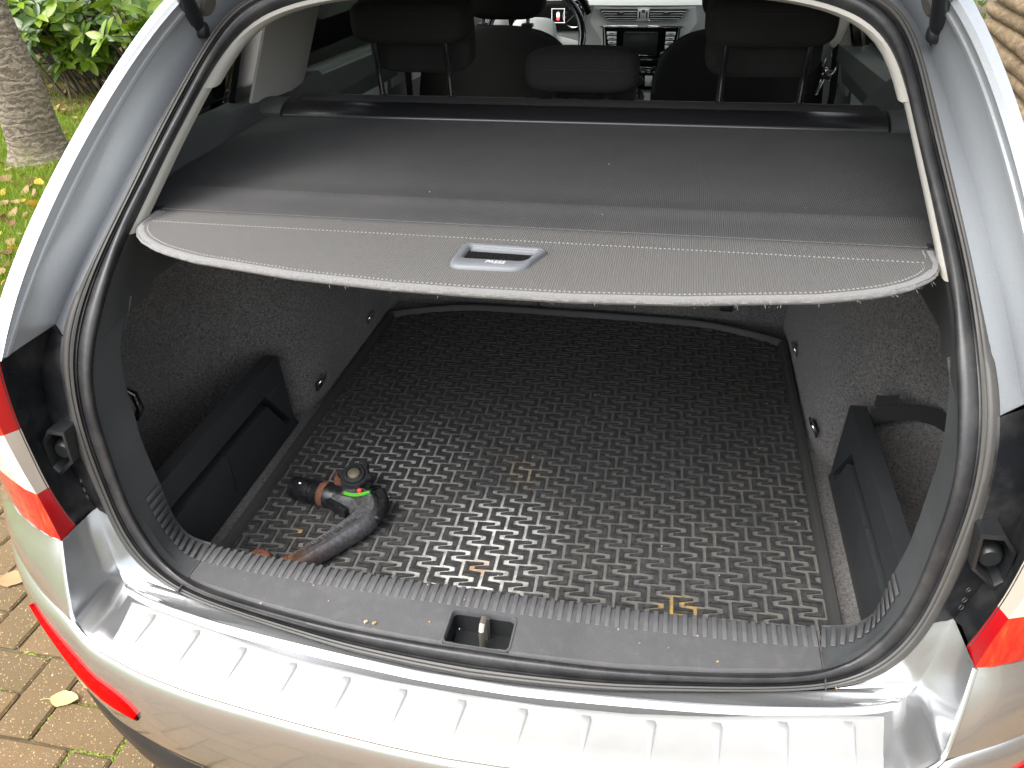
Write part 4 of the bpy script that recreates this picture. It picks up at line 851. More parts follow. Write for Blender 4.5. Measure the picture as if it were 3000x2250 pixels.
def step_rib(x):
    y0, y1 = te(x) - .0055, be(x) + .017; b = MB(); rows = []
    for t in np.linspace(0, 1, 9):
        y = y0 + (y1 - y0) * t; w = .0085 * (1 - t) + .0018 * t; h = .0040 * (1 - t) ** .8 + .0004; w *= (.85 if t == 0 else 1); z = zstep(x, y) + .0026
        if t == 0: h = .0006
        rows.append([(x - w, y, z - .0008), (x - w * .75, y, z + h * .75), (x - w * .35, y, z + h), (x + w * .35, y, z + h), (x + w * .75, y, z + h * .75), (x + w, y, z - .0008)])
    return b.loft(rows)
for k in range(-6, 7): step_rib(k * .0752).build('step_rib', PLATE, STEP, ang=50)
# ---------- load bay: floor, carpeted sides, seat back
def plan(pts, zs):
    """carpet side wall from plan curves at several heights"""
    return MB().loft([[(x, y, z) for x, y in resamp(crom([(a, b, 0) for a, b in p], 6), 60)[:, :2]] for p, z in zip(pts, zs)])
P0 = [(-.550, .125), (-.60, .135), (-.685, .16), (-.715, .24), (-.715, .36), (-.685, .46), (-.62, .535), (-.55, .585), (-.513, .65), (-.508, .76), (-.506, .95), (-.505, 1.16)]
P1 = [(-.550, .125), (-.60, .14), (-.685, .17), (-.712, .24), (-.710, .36), (-.68, .455), (-.625, .53), (-.56, .59), (-.520, .66), (-.512, .77), (-.509, .94), (-.508, 1.14)]
P2 = [(-.550, .125), (-.60, .15), (-.675, .18), (-.698, .25), (-.692, .36), (-.665, .45), (-.62, .535), (-.575, .61), (-.540, .69), (-.528, .79), (-.522, .93), (-.52, 1.08)]
P3 = [(-.520, .18), (-.57, .20), (-.625, .23), (-.650, .29), (-.650, .37), (-.635, .45), (-.61, .54), (-.585, .63), (-.565, .71), (-.553, .80), (-.546, .92), (-.542, 1.0)]
both(plan([P0, P0, P1, P2, P3], [.50, .56, .70, .88, .999]), 'carpet_wall', CARPET, CAR, ang=60)
MB().add([(-.75, .06, .521), (.75, .06, .521), (.75, 1.2, .521), (-.75, 1.2, .521)], [(0, 1, 2, 3)]).build('boot_floor', CARPET, CAR, ang=0)
sb = MB()
cs = [(1.155, .50), (1.145, .60), (1.06, .80), (.97, 1.00), (.945, 1.06), (.955, 1.085), (.99, 1.096), (1.03, 1.09), (1.06, 1.05), (1.15, .85), (1.22, .62)]
sb.loft([[(x, y, z) for y, z in cs] for x in (-.60, -.59, -.125, -.121)]); sb.loft([[(x, y, z) for y, z in cs] for x in (-.117, -.113, .59, .60)])
for x in (-.60, -.121, -.117, .60): sb.add([(x, y, z) for y, z in cs], [tuple(range(len(cs)))])
RS = sb.build('rear_seat_back', CARPET, CAR, ang=40)
MB().box((0, 1.50, .56), (1.2, .46, .16), None, .05).build('seat_cushion', SEAT, RS)
for x in (-.36, .36): MB().box((x, 1.137, .575), (.03, .014, .02), None, .004).build('isofix_anchor', BLACKP, RS)
# ---------- side pocket dividers
dv = MB()
def dx(y): return -.541 - .004 * (y - .3)
def slab(poly, x0, x1): return [(x0, y, z) for y, z in poly], (x1 - x0, 0, 0)
dv.prism(*slab([(.10, .655), (.455, .655), (.535, .545), (.543, .545), (.530, .703), (.518, .706), (.115, .706), (.10, .70)], -.556, -.530))
dv.prism(*slab([(.10, .522), (.56, .522), (.543, .55), (.10, .55)], -.554, -.532))
DIVS = both(dv, 'pocket_divider', DIVP, CAR, ang=20)
pn = MB(); pn.prism(*slab([(.10, .551), (.295, .551), (.295, .634), (.10, .634)], -.550, -.527)); pn2 = MB(); pn2.prism(*slab([(.299, .551), (.505, .551), (.452, .634), (.299, .634)], -.550, -.527))
bk = MB(); bk.prism(*slab([(.10, .55), (.52, .55), (.455, .656), (.10, .656)], -.566, -.560))
for i, d_ in enumerate(DIVS):
    k = (lambda m: m.mir()) if i else (lambda m: m)
    k(pn).build('lower_panel', DIVP, d_, ang=20); k(pn2).build('lower_panel', DIVP, d_, ang=20); k(bk).build('slot_back', BLACKP, d_, ang=20)
# lashing eyes
le = MB(); le.tube([(-.511, .628, .568), (-.505, .622, .582), (-.499, .630, .590), (-.499, .648, .590), (-.505, .656, .582), (-.511, .650, .568)], .0032, 8, up=(1, 0, 0))
l2 = MB(); l2.v = [(x + .004, y + .295, z + .004) for x, y, z in le.v]; l2.f = le.f
lp_ = MB().box((-.511, .639, .572), (.004, .036, .018), None, .0015); lp2 = MB().box((-.509, .934, .576), (.004, .036, .018), None, .0015)
for a_, p_ in ((le, lp_), (l2, lp2)):
    for s_ in (0, 1):
        o = (a_.mir() if s_ else a_).build('lashing_eye', CHROME, CAR, ang=60); (p_.mir() if s_ else p_).build('eye_plate', BLACKP, o)
# hooks, light / socket panel and strap of the side walls
MB().tube([(-.575, .150, .845), (-.565, .160, .855), (-.556, .165, .845), (-.553, .165, .820), (-.560, .160, .806), (-.575, .152, .812)], .006, 8, up=(0, 1, 0)).build('bag_hook', GLOSSB, CAR, ang=60)
sp_ = MB(); 
sp_.box((.632, .57, .806), (.014, .20, .034), (0, 0, R(24)), .004); sp_.box((.636, .585, .832), (.014, .13, .014), (0, 0, R(24)), .004)
SPO = sp_.build('net_clip_panel', BLACKP, CAR); MB().box((.622, .59, .8245), (.010, .09, .0025), (0, 0, R(24)), .001).build('clip_edge', HANDLE, SPO)
stp = MB(); stp.loft([[(x, y, z - h) for x, y, z in ((.556, .50, .70), (.575, .497, .712), (.60, .492, .722), (.625, .485, .728), (.65, .478, .726), (.668, .47, .718))] for h in (-.016, .016)]); stp.loft([[(x, y + .004, z - h) for x, y, z in ((.560, .50, .733), (.575, .497, .736), (.592, .492, .742))] for h in (-.01, .012)])
stp.build('holding_strap', BELT, CAR, ang=60)

# ---------- luggage cover (lifts out: a thing of its own)
COVR = thing('luggage_cover', 'grey ribbed retractable load cover drawn out over the boot', 'luggage cover', (0, 0, 0))
def edge_y(x):
    ax = abs(x); return np.interp(ax, [0, .10, .217, .355, .40, .426, .455, .477, .490, .4975, .500], [.064, .066, .077, .103, .119, .131, .150, .172, .193, .222, .250])
def side_x(y): return np.interp(y, [.24, .255, .30, .36, .40, .69, .76], [.500, .502, .528, .556, .562, .570, .573])
ncol = 97; uu = sorted(set([round(v, 5) for v in np.linspace(-1, 1, ncol)]))
YS = [.256, .2565, .262, .30, .333, .343, .353, .40, .5, .6, .7, .757]
fab = MB()
rows = []
for y in YS:
    rows.append([(k * side_x(y), y, np.interp(y, [.25, .757], [1.0985, 1.108]) + (.0012 if y > .2562 else 0) - .006 * (1 - k * k) * math.sin(math.pi * min(1, (y - .25) / .5)) + (.0035 if abs(y - .343) < .005 else 0)) for k in uu])
fab.loft(rows); fab.loft([[(x, y, z - .0025) for x, y, z in r] for r in rows], flip=True)
# tail board: stiff, with the handle opening
hx0, hx1, hy0, hy1 = -.037, .047, .144, .181
bx = sorted(set([round(v, 4) for v in list(np.linspace(-.5, .5, 121))] + [hx0, hx1, -.4985, .4985, -.4995, .4995]))
bx = [x for x in bx if not (hx0 < x < hx1 and min(x - hx0, hx1 - x) < .003)]
def brd(x):
    y0 = float(edge_y(x)); y1 = .258
    ys = [y0 + (y1 - y0) * t for t in (0, .03)] + [y0 + (hy0 - y0) * t for t in (.35, .7)] if y0 < hy0 - .01 else [y0 + (y1 - y0) * t for t in (0, .01, .02, .03)]
    yl = [max(hy0, y0 + (y1 - y0) * .04), max(hy1, y0 + (y1 - y0) * .06), max(.209, y0 + (y1 - y0) * .3), max(.212, y0 + (y1 - y0) * .35), max(.245, y0 + (y1 - y0) * .8), max(.2465, y0 + (y1 - y0) * .85), .258]
    return [(x, y, 1.0980 + (.0012 if abs(y - .2105) < .003 else 0) - (.0012 if i == 0 else 0)) for i, y in enumerate(ys + yl)]
br = [brd(x) for x in bx]; n = len(br[0]); vs = [p for r in br for p in r]; fs = []
for i in range(len(bx) - 1):
    for j in range(n - 1):
        if bx[i] >= hx0 - 1e-6 and bx[i + 1] <= hx1 + 1e-6 and j == 4: continue
        fs.append((i * n + j, (i + 1) * n + j, (i + 1) * n + j + 1, i * n + j + 1))
k = len(vs); vs += [(x, y, z - .004) for x, y, z in vs]; fs += [tuple(q + k for q in f[::-1]) for f in fs]
fab.add(vs, fs)
FAB = fab.build('cover_sheet', COVER, COVR, ang=40)
eb = MB(); ex = np.r_[-.5, -.4995, np.linspace(-.498, .498, 180), .4995, .5]; prn = random.Random(2)
EP = resamp([(x, edge_y(x), 0) for x in ex], 420); te_ = np.gradient(EP[:, :2], axis=0); ne = np.c_[te_[:, 1], -te_[:, 0]]; ne /= np.linalg.norm(ne, axis=1)[:, None]
rows = []
for o, z in ((-.011, 1.0972), (-.009, 1.0985), (-.002, 1.0985), (.0, 1.097), (.001, 1.094), (-.002, 1.0905), (-.009, 1.090)):
    rows.append([(p[0] + q[0] * (o + (prn.uniform(-.0005, .0006) if -.001 < o else 0)), p[1] + q[1] * (o + (prn.uniform(-.0005, .0006) if -.001 < o else 0)), z) for p, q in zip(EP, ne)])
eb.loft(rows); eb.build('edge_binding', EDGE, COVR, ang=60)
sm = MB()
def stitch(path, w=.0013, l=.0036, step=.0052):
    P = resamp(path, int(np.linalg.norm(np.diff(np.array(path), axis=0), axis=1).sum() / step))
    for i in range(len(P) - 1):
        t = P[i + 1] - P[i]; t /= np.linalg.norm(t); nrm = np.array([-t[1], t[0], 0]) * w; a, b = P[i] + t * .0006, P[i] + t * l; up = np.array([0, 0, .0011]); m = (a + b) / 2 + up
        sm.add([a - nrm, b - nrm, b + nrm, a + nrm, m], [(0, 1, 4), (1, 2, 4), (2, 3, 4), (3, 0, 4)])
stitch([(x, .2105, 1.0993) for x in np.linspace(-.478, .480, 60)])
stitch([(p[0] - q[0] * .014, p[1] - q[1] * .014, 1.0982) for p, q in zip(EP, ne)])
o = sm.build('stitching', STITCH, COVR, ang=0, rec=False); o['kind'] = 'stuff'
fz = MB()
for _ in range(110):
    i = prn.randrange(10, len(EP) - 10); p = np.append(EP[i][:2] + ne[i] * .0005, 1.093 + prn.uniform(-.003, .002)); d = np.append(ne[i] * prn.uniform(.001, .005) + te_[i] * prn.uniform(-1, 1), prn.uniform(-.004, .002)); w = np.array([.0003, 0, .0003]); fz.add([p - w, p + w, p + d], [(0, 1, 2)])
o = fz.build('frayed_thread', EDGE, COVR, ang=0, rec=False); o['kind'] = 'stuff'
# handle frame: shape narrower towards the right end
def rpoly(C):
    out = []; dirs = [(math.pi, 1.5 * math.pi), (1.5 * math.pi, 2 * math.pi), (0, .5 * math.pi), (.5 * math.pi, math.pi)]
    for (x, y, r), (a0, a1) in zip(C, dirs):
        ox = x + (r if x < 0 else -r); oy = y + (r if y < .15 else -r)
        for q in range(6):
            a = a0 + (a1 - a0) * q / 5; out.append((ox + r * math.cos(a), oy + r * math.sin(a)))
    return np.array(out)
HO, HI = rpoly([(-.0465, .1205, .013), (.046, .122, .022), (.0585, .186, .010), (-.0445, .190, .010)]), rpoly([(-.0365, .1455, .006), (.043, .1455, .013), (.049, .179, .005), (-.035, .181, .005)])
def hpoly(k, z): return [(x, y, z) for x, y in HO * (1 - k) + HI * k]
hd = MB(); hd.loft([hpoly(-.03, 1.0975), hpoly(0, 1.1005), hpoly(.12, 1.1028), hpoly(.35, 1.1034), hpoly(.8, 1.1030), hpoly(.96, 1.1016), hpoly(1.02, 1.1000), hpoly(1.03, 1.0975)], closed=True)
hd.loft([[(-.0355, .1815, 1.101), (.0495, .1795, 1.101)], [(-.035, .1795, 1.0985), (.049, .1775, 1.0985)], [(-.035, .179, 1.0955), (.049, .177, 1.0955)]])
HD = hd.build('pull_handle', HANDLE, COVR, ang=50)
MB().add([(-.045, .13, 1.072), (.055, .13, 1.072), (.055, .195, 1.072), (-.045, .195, 1.072)], [(0, 1, 2, 3)]).build('handle_pocket', SEAT, HD, ang=0)
def text(name, s, size, loc, rot, mat, parent, ext=.0002, al='CENTER', shear=0.0):
    cu = bpy.data.curves.new(name, 'FONT'); cu.body = s; cu.size = size; cu.extrude = ext; cu.align_x = al; cu.align_y = 'CENTER'; cu.shear = shear; cu.materials.append(mat)
    tmp = bpy.data.objects.new(name, cu); S.collection.objects.link(tmp); dg = bpy.context.evaluated_depsgraph_get(); me = bpy.data.meshes.new_from_object(tmp.evaluated_get(dg))
    bpy.data.objects.remove(tmp); me.name = name; me.materials.clear(); me.materials.append(mat)
    o = link(bpy.data.objects.new(name, me), parent); o.location = loc; o.rotation_euler = rot; return o
text('lettering', 'PRESS', .0092, (.006, .1335, 1.1036), (0, 0, R(-1)), ICON, HD, .0003, shear=.15)
# cassette
cz = [(.812, 1.085), (.812, 1.120), (.806, 1.128), (.79, 1.130), (.772, 1.129), (.760, 1.125), (.748, 1.119), (.742, 1.114), (.742, 1.108), (.748, 1.103), (.76, 1.098), (.76, 1.085)]
cm = NM('satin_black_cassette', col=(.012, .012, .014), rough=.28).m
cs_ = MB(); cs_.loft([[(x, y, z) for y, z in cz] for x in (-.542, .542)], closed=True, cap=True); CAS = cs_.build('cassette', cm, COVR, ang=30)
MB().tube([(-.541, .7425, 1.1105), (.541, .7425, 1.1105)], .0034, 10).build('cassette_highlight', NM('edge_highlight_satin', col=(.10, .10, .105), rough=.3, metal=.5).m, CAS, ang=80)  # paler tube added as the highlight line along the rounded cassette edge
tb_ = MB().box((0, .812, 1.108), (1.08, .06, .046), None, .006); tb_.build('cassette_top_pad', SEAT, COVR)
ec = MB(); ec.loft([[(x, .776 + (y - .776) * 1.08, 1.108 + (z - 1.108) * (1.14 if z > 1.1 else 1)) for y, z in cz] for x in (-.606, -.546)], closed=True, cap=True)
both(ec, 'end_cap', TRIM, COVR, ang=30)
both(MB().box((-.505, .262, 1.095), (.026, .02, .012), None, .004), 'hook_end', BLACKP, COVR)

# ---------- rubber boot mat
MATO = thing('boot_mat', 'black rubber boot mat with interlocking raised tread and dust marks', 'boot mat')
LM = [(-.497, .078), (-.498, .19), (-.500, .60), (-.5005, 1.045), (-.497, 1.058), (-.46, 1.074), (-.40, 1.098), (-.34, 1.118), (-.28, 1.128), (-.20, 1.132), (0, 1.133), (.20, 1.132), (.28, 1.128), (.34, 1.118), (.40, 1.098), (.46, 1.074), (.497, 1.058), (.5005, 1.045), (.500, .60), (.498, .19), (.497, .078)]
def inset(P, d, z): 
    P = np.array(P); c = np.array([0, .55]); q = P.copy()
    for i, (x, y) in enumerate(P):
        nx = -np.sign(x) * min(1, abs(x) / .45) if abs(x) > .46 or y < 1.04 else 0; ny = -1 if y > 1.05 else 0; q[i] = (x + nx * d, y + ny * d)
    return [(x, y, z) for x, y in q]
base = MB().add(inset(LM, .006, .5285), [tuple(range(len(LM)))]); base.build('mat_base', MATB, MATO, ang=0)
rimm = NM('mat_rim_rubber', col=(.045, .045, .044), rough=.6).m
MB().loft([inset(LM, 0, .522), inset(LM, 0, .541), inset(LM, .002, .543), inset(LM, .010, .543), inset(LM, .013, .540), inset(LM, .017, .528)]).build('mat_rim', rimm, MATO, ang=40)
HK = np.array([(-6.6, 17.6), (23.2, 19.2), (23.6, -5.2), (-6.2, -7.2), (-6.3, -3.8), (15.6, 2.4), (14.8, 13.4), (-6.0, 14.6)]) / 1000
def inpoly_lim(x):      # far edge of the flat area
    return np.interp(abs(x), [0, .28, .34, .40, .46, .484], [1.112, 1.108, 1.097, 1.078, 1.053, 1.036])
tr = MB(); v1, v2 = np.array([.0526, .0223]), np.array([.0357, -.0170]); o0 = np.array([-.0227, .1991])
def clip(poly):
    out = poly
    for f in (lambda p: p[0] + .482, lambda p: .482 - p[0], lambda p: p[1] - .079, lambda p: inpoly_lim(p[0]) - p[1]):
        q = []
        for i in range(len(out)):
            a, b = out[i], out[(i + 1) % len(out)]; fa, fb = f(a), f(b)
            if fa >= 0: q.append(a)
            if fa * fb < 0: q.append(a + (b - a) * fa / (fa - fb))
        out = q
        if len(out) < 3: return None
    return out
rr = random.Random(8)
for i in range(-40, 41):
    for j in range(-60, 61):
        c = o0 + v1 * i + v2 * j
        if not (-.53 < c[0] < .53 and .04 < c[1] < 1.16): continue
        for s_ in (1, -1):
            pts = [c + h * s_ for h in HK]
            # three arms as convex quads, so clipping stays simple
            for q in ((0, 1, 6, 7), (1, 2, 5, 6), (2, 3, 4, 5)):
                P = [pts[k] for k in q]; P = clip(P)
                if P is None: continue
                n = len(P); zt = .5313
                cc = sum(P) / n; T = [p + (cc - p) / max(1e-6, np.linalg.norm(cc - p)) * .0004 for p in P]
                Bp = [p + (p - cc) / max(1e-6, np.linalg.norm(cc - p)) * .0005 for p in P]
                tr.add([(*p, .5283) for p in Bp] + [(*p, zt) for p in T], [tuple(range(n, 2 * n))] + [(k, (k + 1) % n, n + (k + 1) % n, n + k) for k in range(n)])
o = tr.build('tread_pattern', MATT, MATO, ang=0, rec=False); o['kind'] = 'stuff'
cb = MB()
for _ in range(80):
    x, y = rr.uniform(-.47, .47), rr.uniform(.08, 1.0); s = rr.uniform(.0005, .0014); z = .5325
    if rr.random() < .25: x, y, z = rr.uniform(-.4, .44), rr.uniform(-.02, .06), .6492
    if rr.random() < .12: x, y, z = rr.uniform(-.46, .46), rr.uniform(.14, .6), 1.1
    cb.box((x, y, z), (s * 2, s * 1.2, s), (0, 0, rr.uniform(0, 3)))
for x, y, z, s in ((.417, -.004, .6475, .0035), (.43, .17, .524, .003), (.52, .09, .5245, .003), (-.15, -.022, .648, .002), (-.138, -.022, .648, .002)): cb.box((x, y, z + s), (s * 2.2, s * 1.6, s * 1.4), (.3, .4, 1))
tag(cb.build('crumbs', CRUMB, None, ang=0, rec=False), 'tiny pale crumbs scattered on the mat, sill and load cover', 'crumbs', kind='stuff')

# ---------- detachable tow bar lying on the mat
TB = thing('tow_bar', 'rusty detachable tow bar with star knob and green mark on the mat', 'tow bar', (0, 0, 0))
zb = .554
def axp(t): return Vector((-.436 + .088 * t, .326 - .014 * t, zb + .002))
cp_ = MB(); prof = [(.0, 0), (.012, .000), (.0185, .004), (.0208, .012), (.0215, .045), (.0195, .046), (.0195, .052), (.0225, .053), (.0228, .062), (.0232, .064), (.0232, .088), (.0215, .092), (.020, .108)]
ad = (Vector((-.348, .312, zb)) - Vector((-.436, .326, zb))).normalized(); cp_.lathe((-.436, .326, zb), prof, ad, 28); CPO = cp_.build('coupling_pin', BARB, TB, ang=40)
lb = MB(); lb.lathe(Vector((-.436, .326, zb)) + ad * .024 + Vector((.002, -.006, .0188)), [(.0, .0045), (.003, .004), (.0045, .002), (.005, -.002)], (.1, -.35, .93), 14); lb.build('locking_ball', CHROME, CPO, ang=60)
MB().lathe(Vector((-.436, .326, zb)) + ad * .066, [(.0233, 0), (.0238, .002), (.0238, .010), (.0233, .012)], ad, 24, cap=False).build('rust_ring', RUST, CPO, ang=60)
# forged body: elbow and bar with a flat-topped section
path = crom([(-.343, .312, zb), (-.318, .306, zb + .004), (-.290, .298, zb + .005), (-.272, .276, zb + .003), (-.277, .250, zb + .001), (-.298, .215, zb), (-.322, .178, zb), (-.348, .142, zb - .001), (-.366, .124, zb - .001)], 8)
sec = [(-1.0, -.55), (-.8, -.9), (.8, -.9), (1.0, -.55), (1.04, .0), (.82, .62), (.55, .86), (.30, .74), (.0, .70), (-.30, .74), (-.62, .88), (-.92, .55), (-1.05, 0)]
wv = np.interp(np.linspace(0, 1, len(path)), [0, .12, .3, .45, .6, .85, 1], [.020, .0235, .026, .0235, .020, .0165, .013]); hv = np.interp(np.linspace(0, 1, len(path)), [0, .3, .5, 1], [.020, .022, .020, .017])
rows = []
for i, p in enumerate(path):
    t = Vector(path[min(i + 1, len(path) - 1)] - path[max(i - 1, 0)]).normalized(); a = t.cross(Vector((0, 0, 1))).normalized(); rows.append([Vector(p) + a * (u * wv[i]) + Vector((0, 0, 1)) * (w * hv[i]) for u, w in sec])
BAR = MB().loft(rows, closed=True, cap=True).build('forged_arm', BARG, TB, ang=50)
# dark rubbery cover flap on the elbow's outside and lever plate below the neck
MB().tube(crom([(-.262, .325, zb + .012), (-.250, .305, zb + .01), (-.247, .28, zb + .006), (-.252, .262, zb + .002)], 5), [.010] * 15 + [.006], 8).build('elbow_cap', BARB, TB, ang=60)
MB().box((-.327, .283, zb + .002), (.05, .012, .02), (0, 0, R(-28)), .003).build('lock_lug', BARB, TB)
MB().box((-.345, .338, zb + .014), (.018, .03, .022), (0, .3, R(20)), .003).build('lock_block', RUST, TB)
# star knob
kc = Vector((-.313, .342, zb + .018)); ka = Vector((.02, -.32, .94)).normalized(); ku = ka.cross(Vector((0, 1, 0))).normalized(); kv = ka.cross(ku)
kn = MB(); rows = []
for h, s in ((.0, .80), (.003, .96), (.008, 1.0), (.013, .97), (.0155, .90)):
    rows.append([kc + ka * (h + .004) + (ku * math.cos(a) + kv * math.sin(a)) * s * (.0285 + .0075 * (max(0, math.cos(6 * a)) ** 1.6) - .002) for a in [2 * math.pi * j / 72 for j in range(72)]])
kn.loft(rows, closed=True, cap=True); kn.lathe(kc + ka * .018, [(.021, 0), (.0205, .004), (.019, .006), (.0135, .0065), (.0125, .003)], ka, 28, cap=False)
KN = kn.build('star_knob', BLACKP, TB, ang=35); MB().lathe(kc + ka * .018, [(.0, .009), (.009, .0085), (.0115, .0065), (.012, .002)], ka, 20).build('knob_bolt', NM('worn_bolt_steel', col=(.13, .115, .085), rough=.6, metal=.5).m, KN, ang=50)
kn2 = MB().lathe(kc + ka * -.012, [(.024, 0), (.024, .014)], ka, 24); kn2.build('knob_neck', BARG, KN, ang=40)
ga = MB(); inn, out_ = [], []
for q in range(15):
    a = math.radians(-112 + q * 5.0); c0 = Vector((-.304, .334, zb + .0262)); inn.append(c0 + Vector((math.cos(a) * .036, math.sin(a) * .036, -.0006 * q * 0))); out_.append(c0 + Vector((math.cos(a) * .0415, math.sin(a) * .0415, 0)))
ga.loft([[p - Vector((0, 0, .003)) for p in inn], inn, out_, [p - Vector((0, 0, .003)) for p in out_]]); ga.build('green_mark', GREEN, TB, ang=40)
MB().lathe((-.2925, .306, zb + .028), [(.0, .003), (.0035, .002), (.0045, 0), (.0045, -.004)], (0, -.2, 1), 10).build('red_mark', RED, TB, ang=50)
bl = MB(); bl.tube(crom([(-.352, .142, zb - .001), (-.370, .133, zb - .003), (-.385, .136, zb - .006), (-.396, .141, zb - .004)], 5), [.017, .017, .0165, .016, .0155, .015, .0145, .014, .0135, .013, .0128, .0128, .0128, .013, .013, .013], 14)
bl.pad((-.405, .146, zb - .004), (.044, .036, .036), .85, .9, (0, 0, R(-25))); bl.build('ball_end', RUST, TB, ang=50)
text('lettering', 'WESTFALIA 321 404 10104', .0108, (-.3125, .196, zb + .0172), (0, 0, math.atan2(.036, .0245)), NM('stamped_dark', col=(.035, .033, .03), rough=.8).m, BAR, .0003)
# ---------- gas struts
def strut(s_):
    m = Vector((-.503, .463, 1.299)); e = Vector((-.353, .043, 1.70)); d = (e - m).normalized(); q = MB()
    q.tube([m + d * .018, m + d * .022, m + d * .48, m + d * .485], [.0095, .0115, .0115, .009], 16); o = q
    f = MB(); f.tube([m + d * -.004, m + d * .0, m + d * .016, m + d * .022], [.007, .0095, .0095, .0085], 14); f.pad(m + Vector((.002, -.002, 0)), (.024, .022, .024), .8, .8)
    b = MB(); b.lathe(m + Vector((-.006, .003, -.002)), [(.018, 0), (.018, .004), (.012, .005), (.008, .007), (.007, .016)], (.9, -.43, 0), 24)
    r = MB().tube([m + d * .485, e], .005, 10)
    k = (lambda x: x.mir()) if s_ else (lambda x: x)
    O = k(o).build('gas_strut', BLACKP, CAR, ang=40); k(f).build('socket_end', BLACKP, O, ang=40); k(b).build('ball_stud', RUBBER, O, ang=40); k(r).build('piston_rod', CHROME, O, ang=60)
strut(0); strut(1)
gm = MB().lathe((-.4865, .468, 1.331), [(.0, .004), (.012, .004), (.0135, .002), (.0155, .003), (.017, -.001)], (.89, -.17, -.42), 20); both(gm, 'grommet', NM('grommet_rubber', col=(.10, .09, .08), rough=.7).m, CAR, ang=40)

# ---------- roof, glass, side skin, tailgate
roof = MB(); ys = [.56, .62, .8, 1.2, 1.7, 2.1, 2.45]; zt = [1.432, 1.448, 1.468, 1.49, 1.495, 1.48, 1.455]
def roofx(u, y): return u * np.interp(y, [.56, .8, 1.5, 2.45], [.44, .50, .545, .52])
roof.loft([[(roofx(u, y), y + .03 * u * u * (1 if y < .7 else 0), z - .045 * abs(u) ** 3) for u in np.linspace(-1, 1, 21)] for y, z in zip(ys, zt)])
ROOF = roof.build('roof', PAINT, CAR)
hl = MB(); hl.loft([[(roofx(u, y) * .98, y, z - .055 - .05 * abs(u) ** 3) for u in np.linspace(-1, 1, 17)] for y, z in zip([.585, .7, 1.2, 1.8, 2.4], [1.405, 1.44, 1.475, 1.475, 1.44])]); hl.build('headliner', HEADL, CAR)
# side: lower body, glazing and pillars
def side():
    b = MB(); ys_ = [.495, .51, .54, .60, .75, .9, 1.3, 1.9, 2.6, 3.3]; 
    def hw(y): return np.interp(y, [.495, .51, .54, .60, .75, .9, 1.4, 2.6, 3.3], [.872, .885, .895, .902, .905, .906, .906, .906, .89])
    pr = [(.24, -.05), (.30, -.015), (.45, .0), (.62, .002), (.80, .0), (.93, -.022), (1.03, -.07), (1.085, -.125), (1.10, -.16)]
    rows = []
    for y in ys_:
        rows.append([(-(hw(y) + o), y + (.0 if y > .5 else max(0, (z - .75)) * .25), z) for z, o in pr])
    b.loft(rows); return b
sd_ = side(); SIDES = both(sd_, 'body_side', PAINT, CAR, ang=30)
def gx(z): return -.62 - .0 + .3125 * (z - 1.08)
def gpoly(pts, o=0.0): return [(gx(z) - .045 - o, y, z) for y, z in pts]
for name, pts in (('quarter_window', [(.50, 1.118), (.755, 1.125), (.80, 1.36), (.76, 1.362), (.70, 1.31), (.60, 1.22)]), ('rear_door_window', [(1.00, 1.115), (1.66, 1.09), (1.68, 1.38), (1.02, 1.385)]), ('front_door_window', [(1.76, 1.085), (2.85, 1.04), (2.30, 1.34), (1.78, 1.38)])):
    for s_ in (0, 1):
        b = MB().prism(gpoly(pts), (-.004, 0, 0)); (b.mir() if s_ else b).build(name, TINT if name != 'front_door_window' else GLASS, CAR, ang=0)
# outer window frames
def strip(pts, w0, w1, o, name, mat):
    b = MB(); b.prism(gpoly(pts, o), (w1, 0, 0)); return both(b, name, mat, CAR, ang=20)
strip([(.715, 1.10), (.80, 1.10), (.85, 1.39), (.755, 1.39)], 0, .012, -.012, 'quarter_pillar', GLOSSB)
strip([(.97, 1.09), (1.03, 1.09), (1.05, 1.40), (.98, 1.40)], 0, .014, -.010, 'rear_window_post', GLOSSB)
strip([(1.62, 1.07), (1.78, 1.06), (1.80, 1.40), (1.66, 1.40)], 0, .02, -.004, 'centre_pillar', GLOSSB)
# inner trims seen through the opening
def inner(pts, o=0.0, t=.02): return MB().prism([(gx(z) + o, y, z) for y, z in pts], (-t, 0, 0))
ip = MB(); 
cpl = [[(-.597 + .3125 * (z - 1.14) * 1.0 + dx_, y + (z - 1.14) * .24, z) for z in (1.095, 1.14, 1.2, 1.26, 1.33, 1.40)] for y, dx_ in ((.737, -.004), (.74, 0), (.80, .006), (.90, .010), (.96, .006), (.992, -.004), (1.0, -.03))]
both(MB().loft(cpl), 'rear_pillar_trim', CTRIM, CAR, ang=40)
both(inner([(1.64, .98), (1.76, .98), (1.79, 1.42), (1.66, 1.42)], .012, .03), 'centre_pillar_trim', CTRIM, CAR, ang=20)
both(MB().box((-.566, 1.48, 1.23), (.03, .19, .20), (0, R(-17), 0), .02), 'upper_pillar_cover', CTRIM, CAR)
def door(y0, y1, zt0, zt1, name):
    b = MB(); ys_ = np.linspace(y0, y1, 8); rows = []
    for y in ys_:
        zt_ = zt0 + (zt1 - zt0) * (y - y0) / (y1 - y0); rows.append([(-.66, y, zt_ + .005), (-.628, y, zt_ + .006), (-.612, y, zt_), (-.607, y, zt_ - .03), (-.622, y, zt_ - .085), (-.650, y, zt_ - .10), (-.655, y, zt_ - .16), (-.64, y, zt_ - .26), (-.60, y, zt_ - .29), (-.60, y, zt_ - .36), (-.66, y, zt_ - .40), (-.66, y, .40)])
    return both(b.loft(rows), name, DASHD, CAR, ang=30)
DASHD = dplastic('door_card_plastic', (.12, .125, .12), .5, 1200, .2, 0, False)
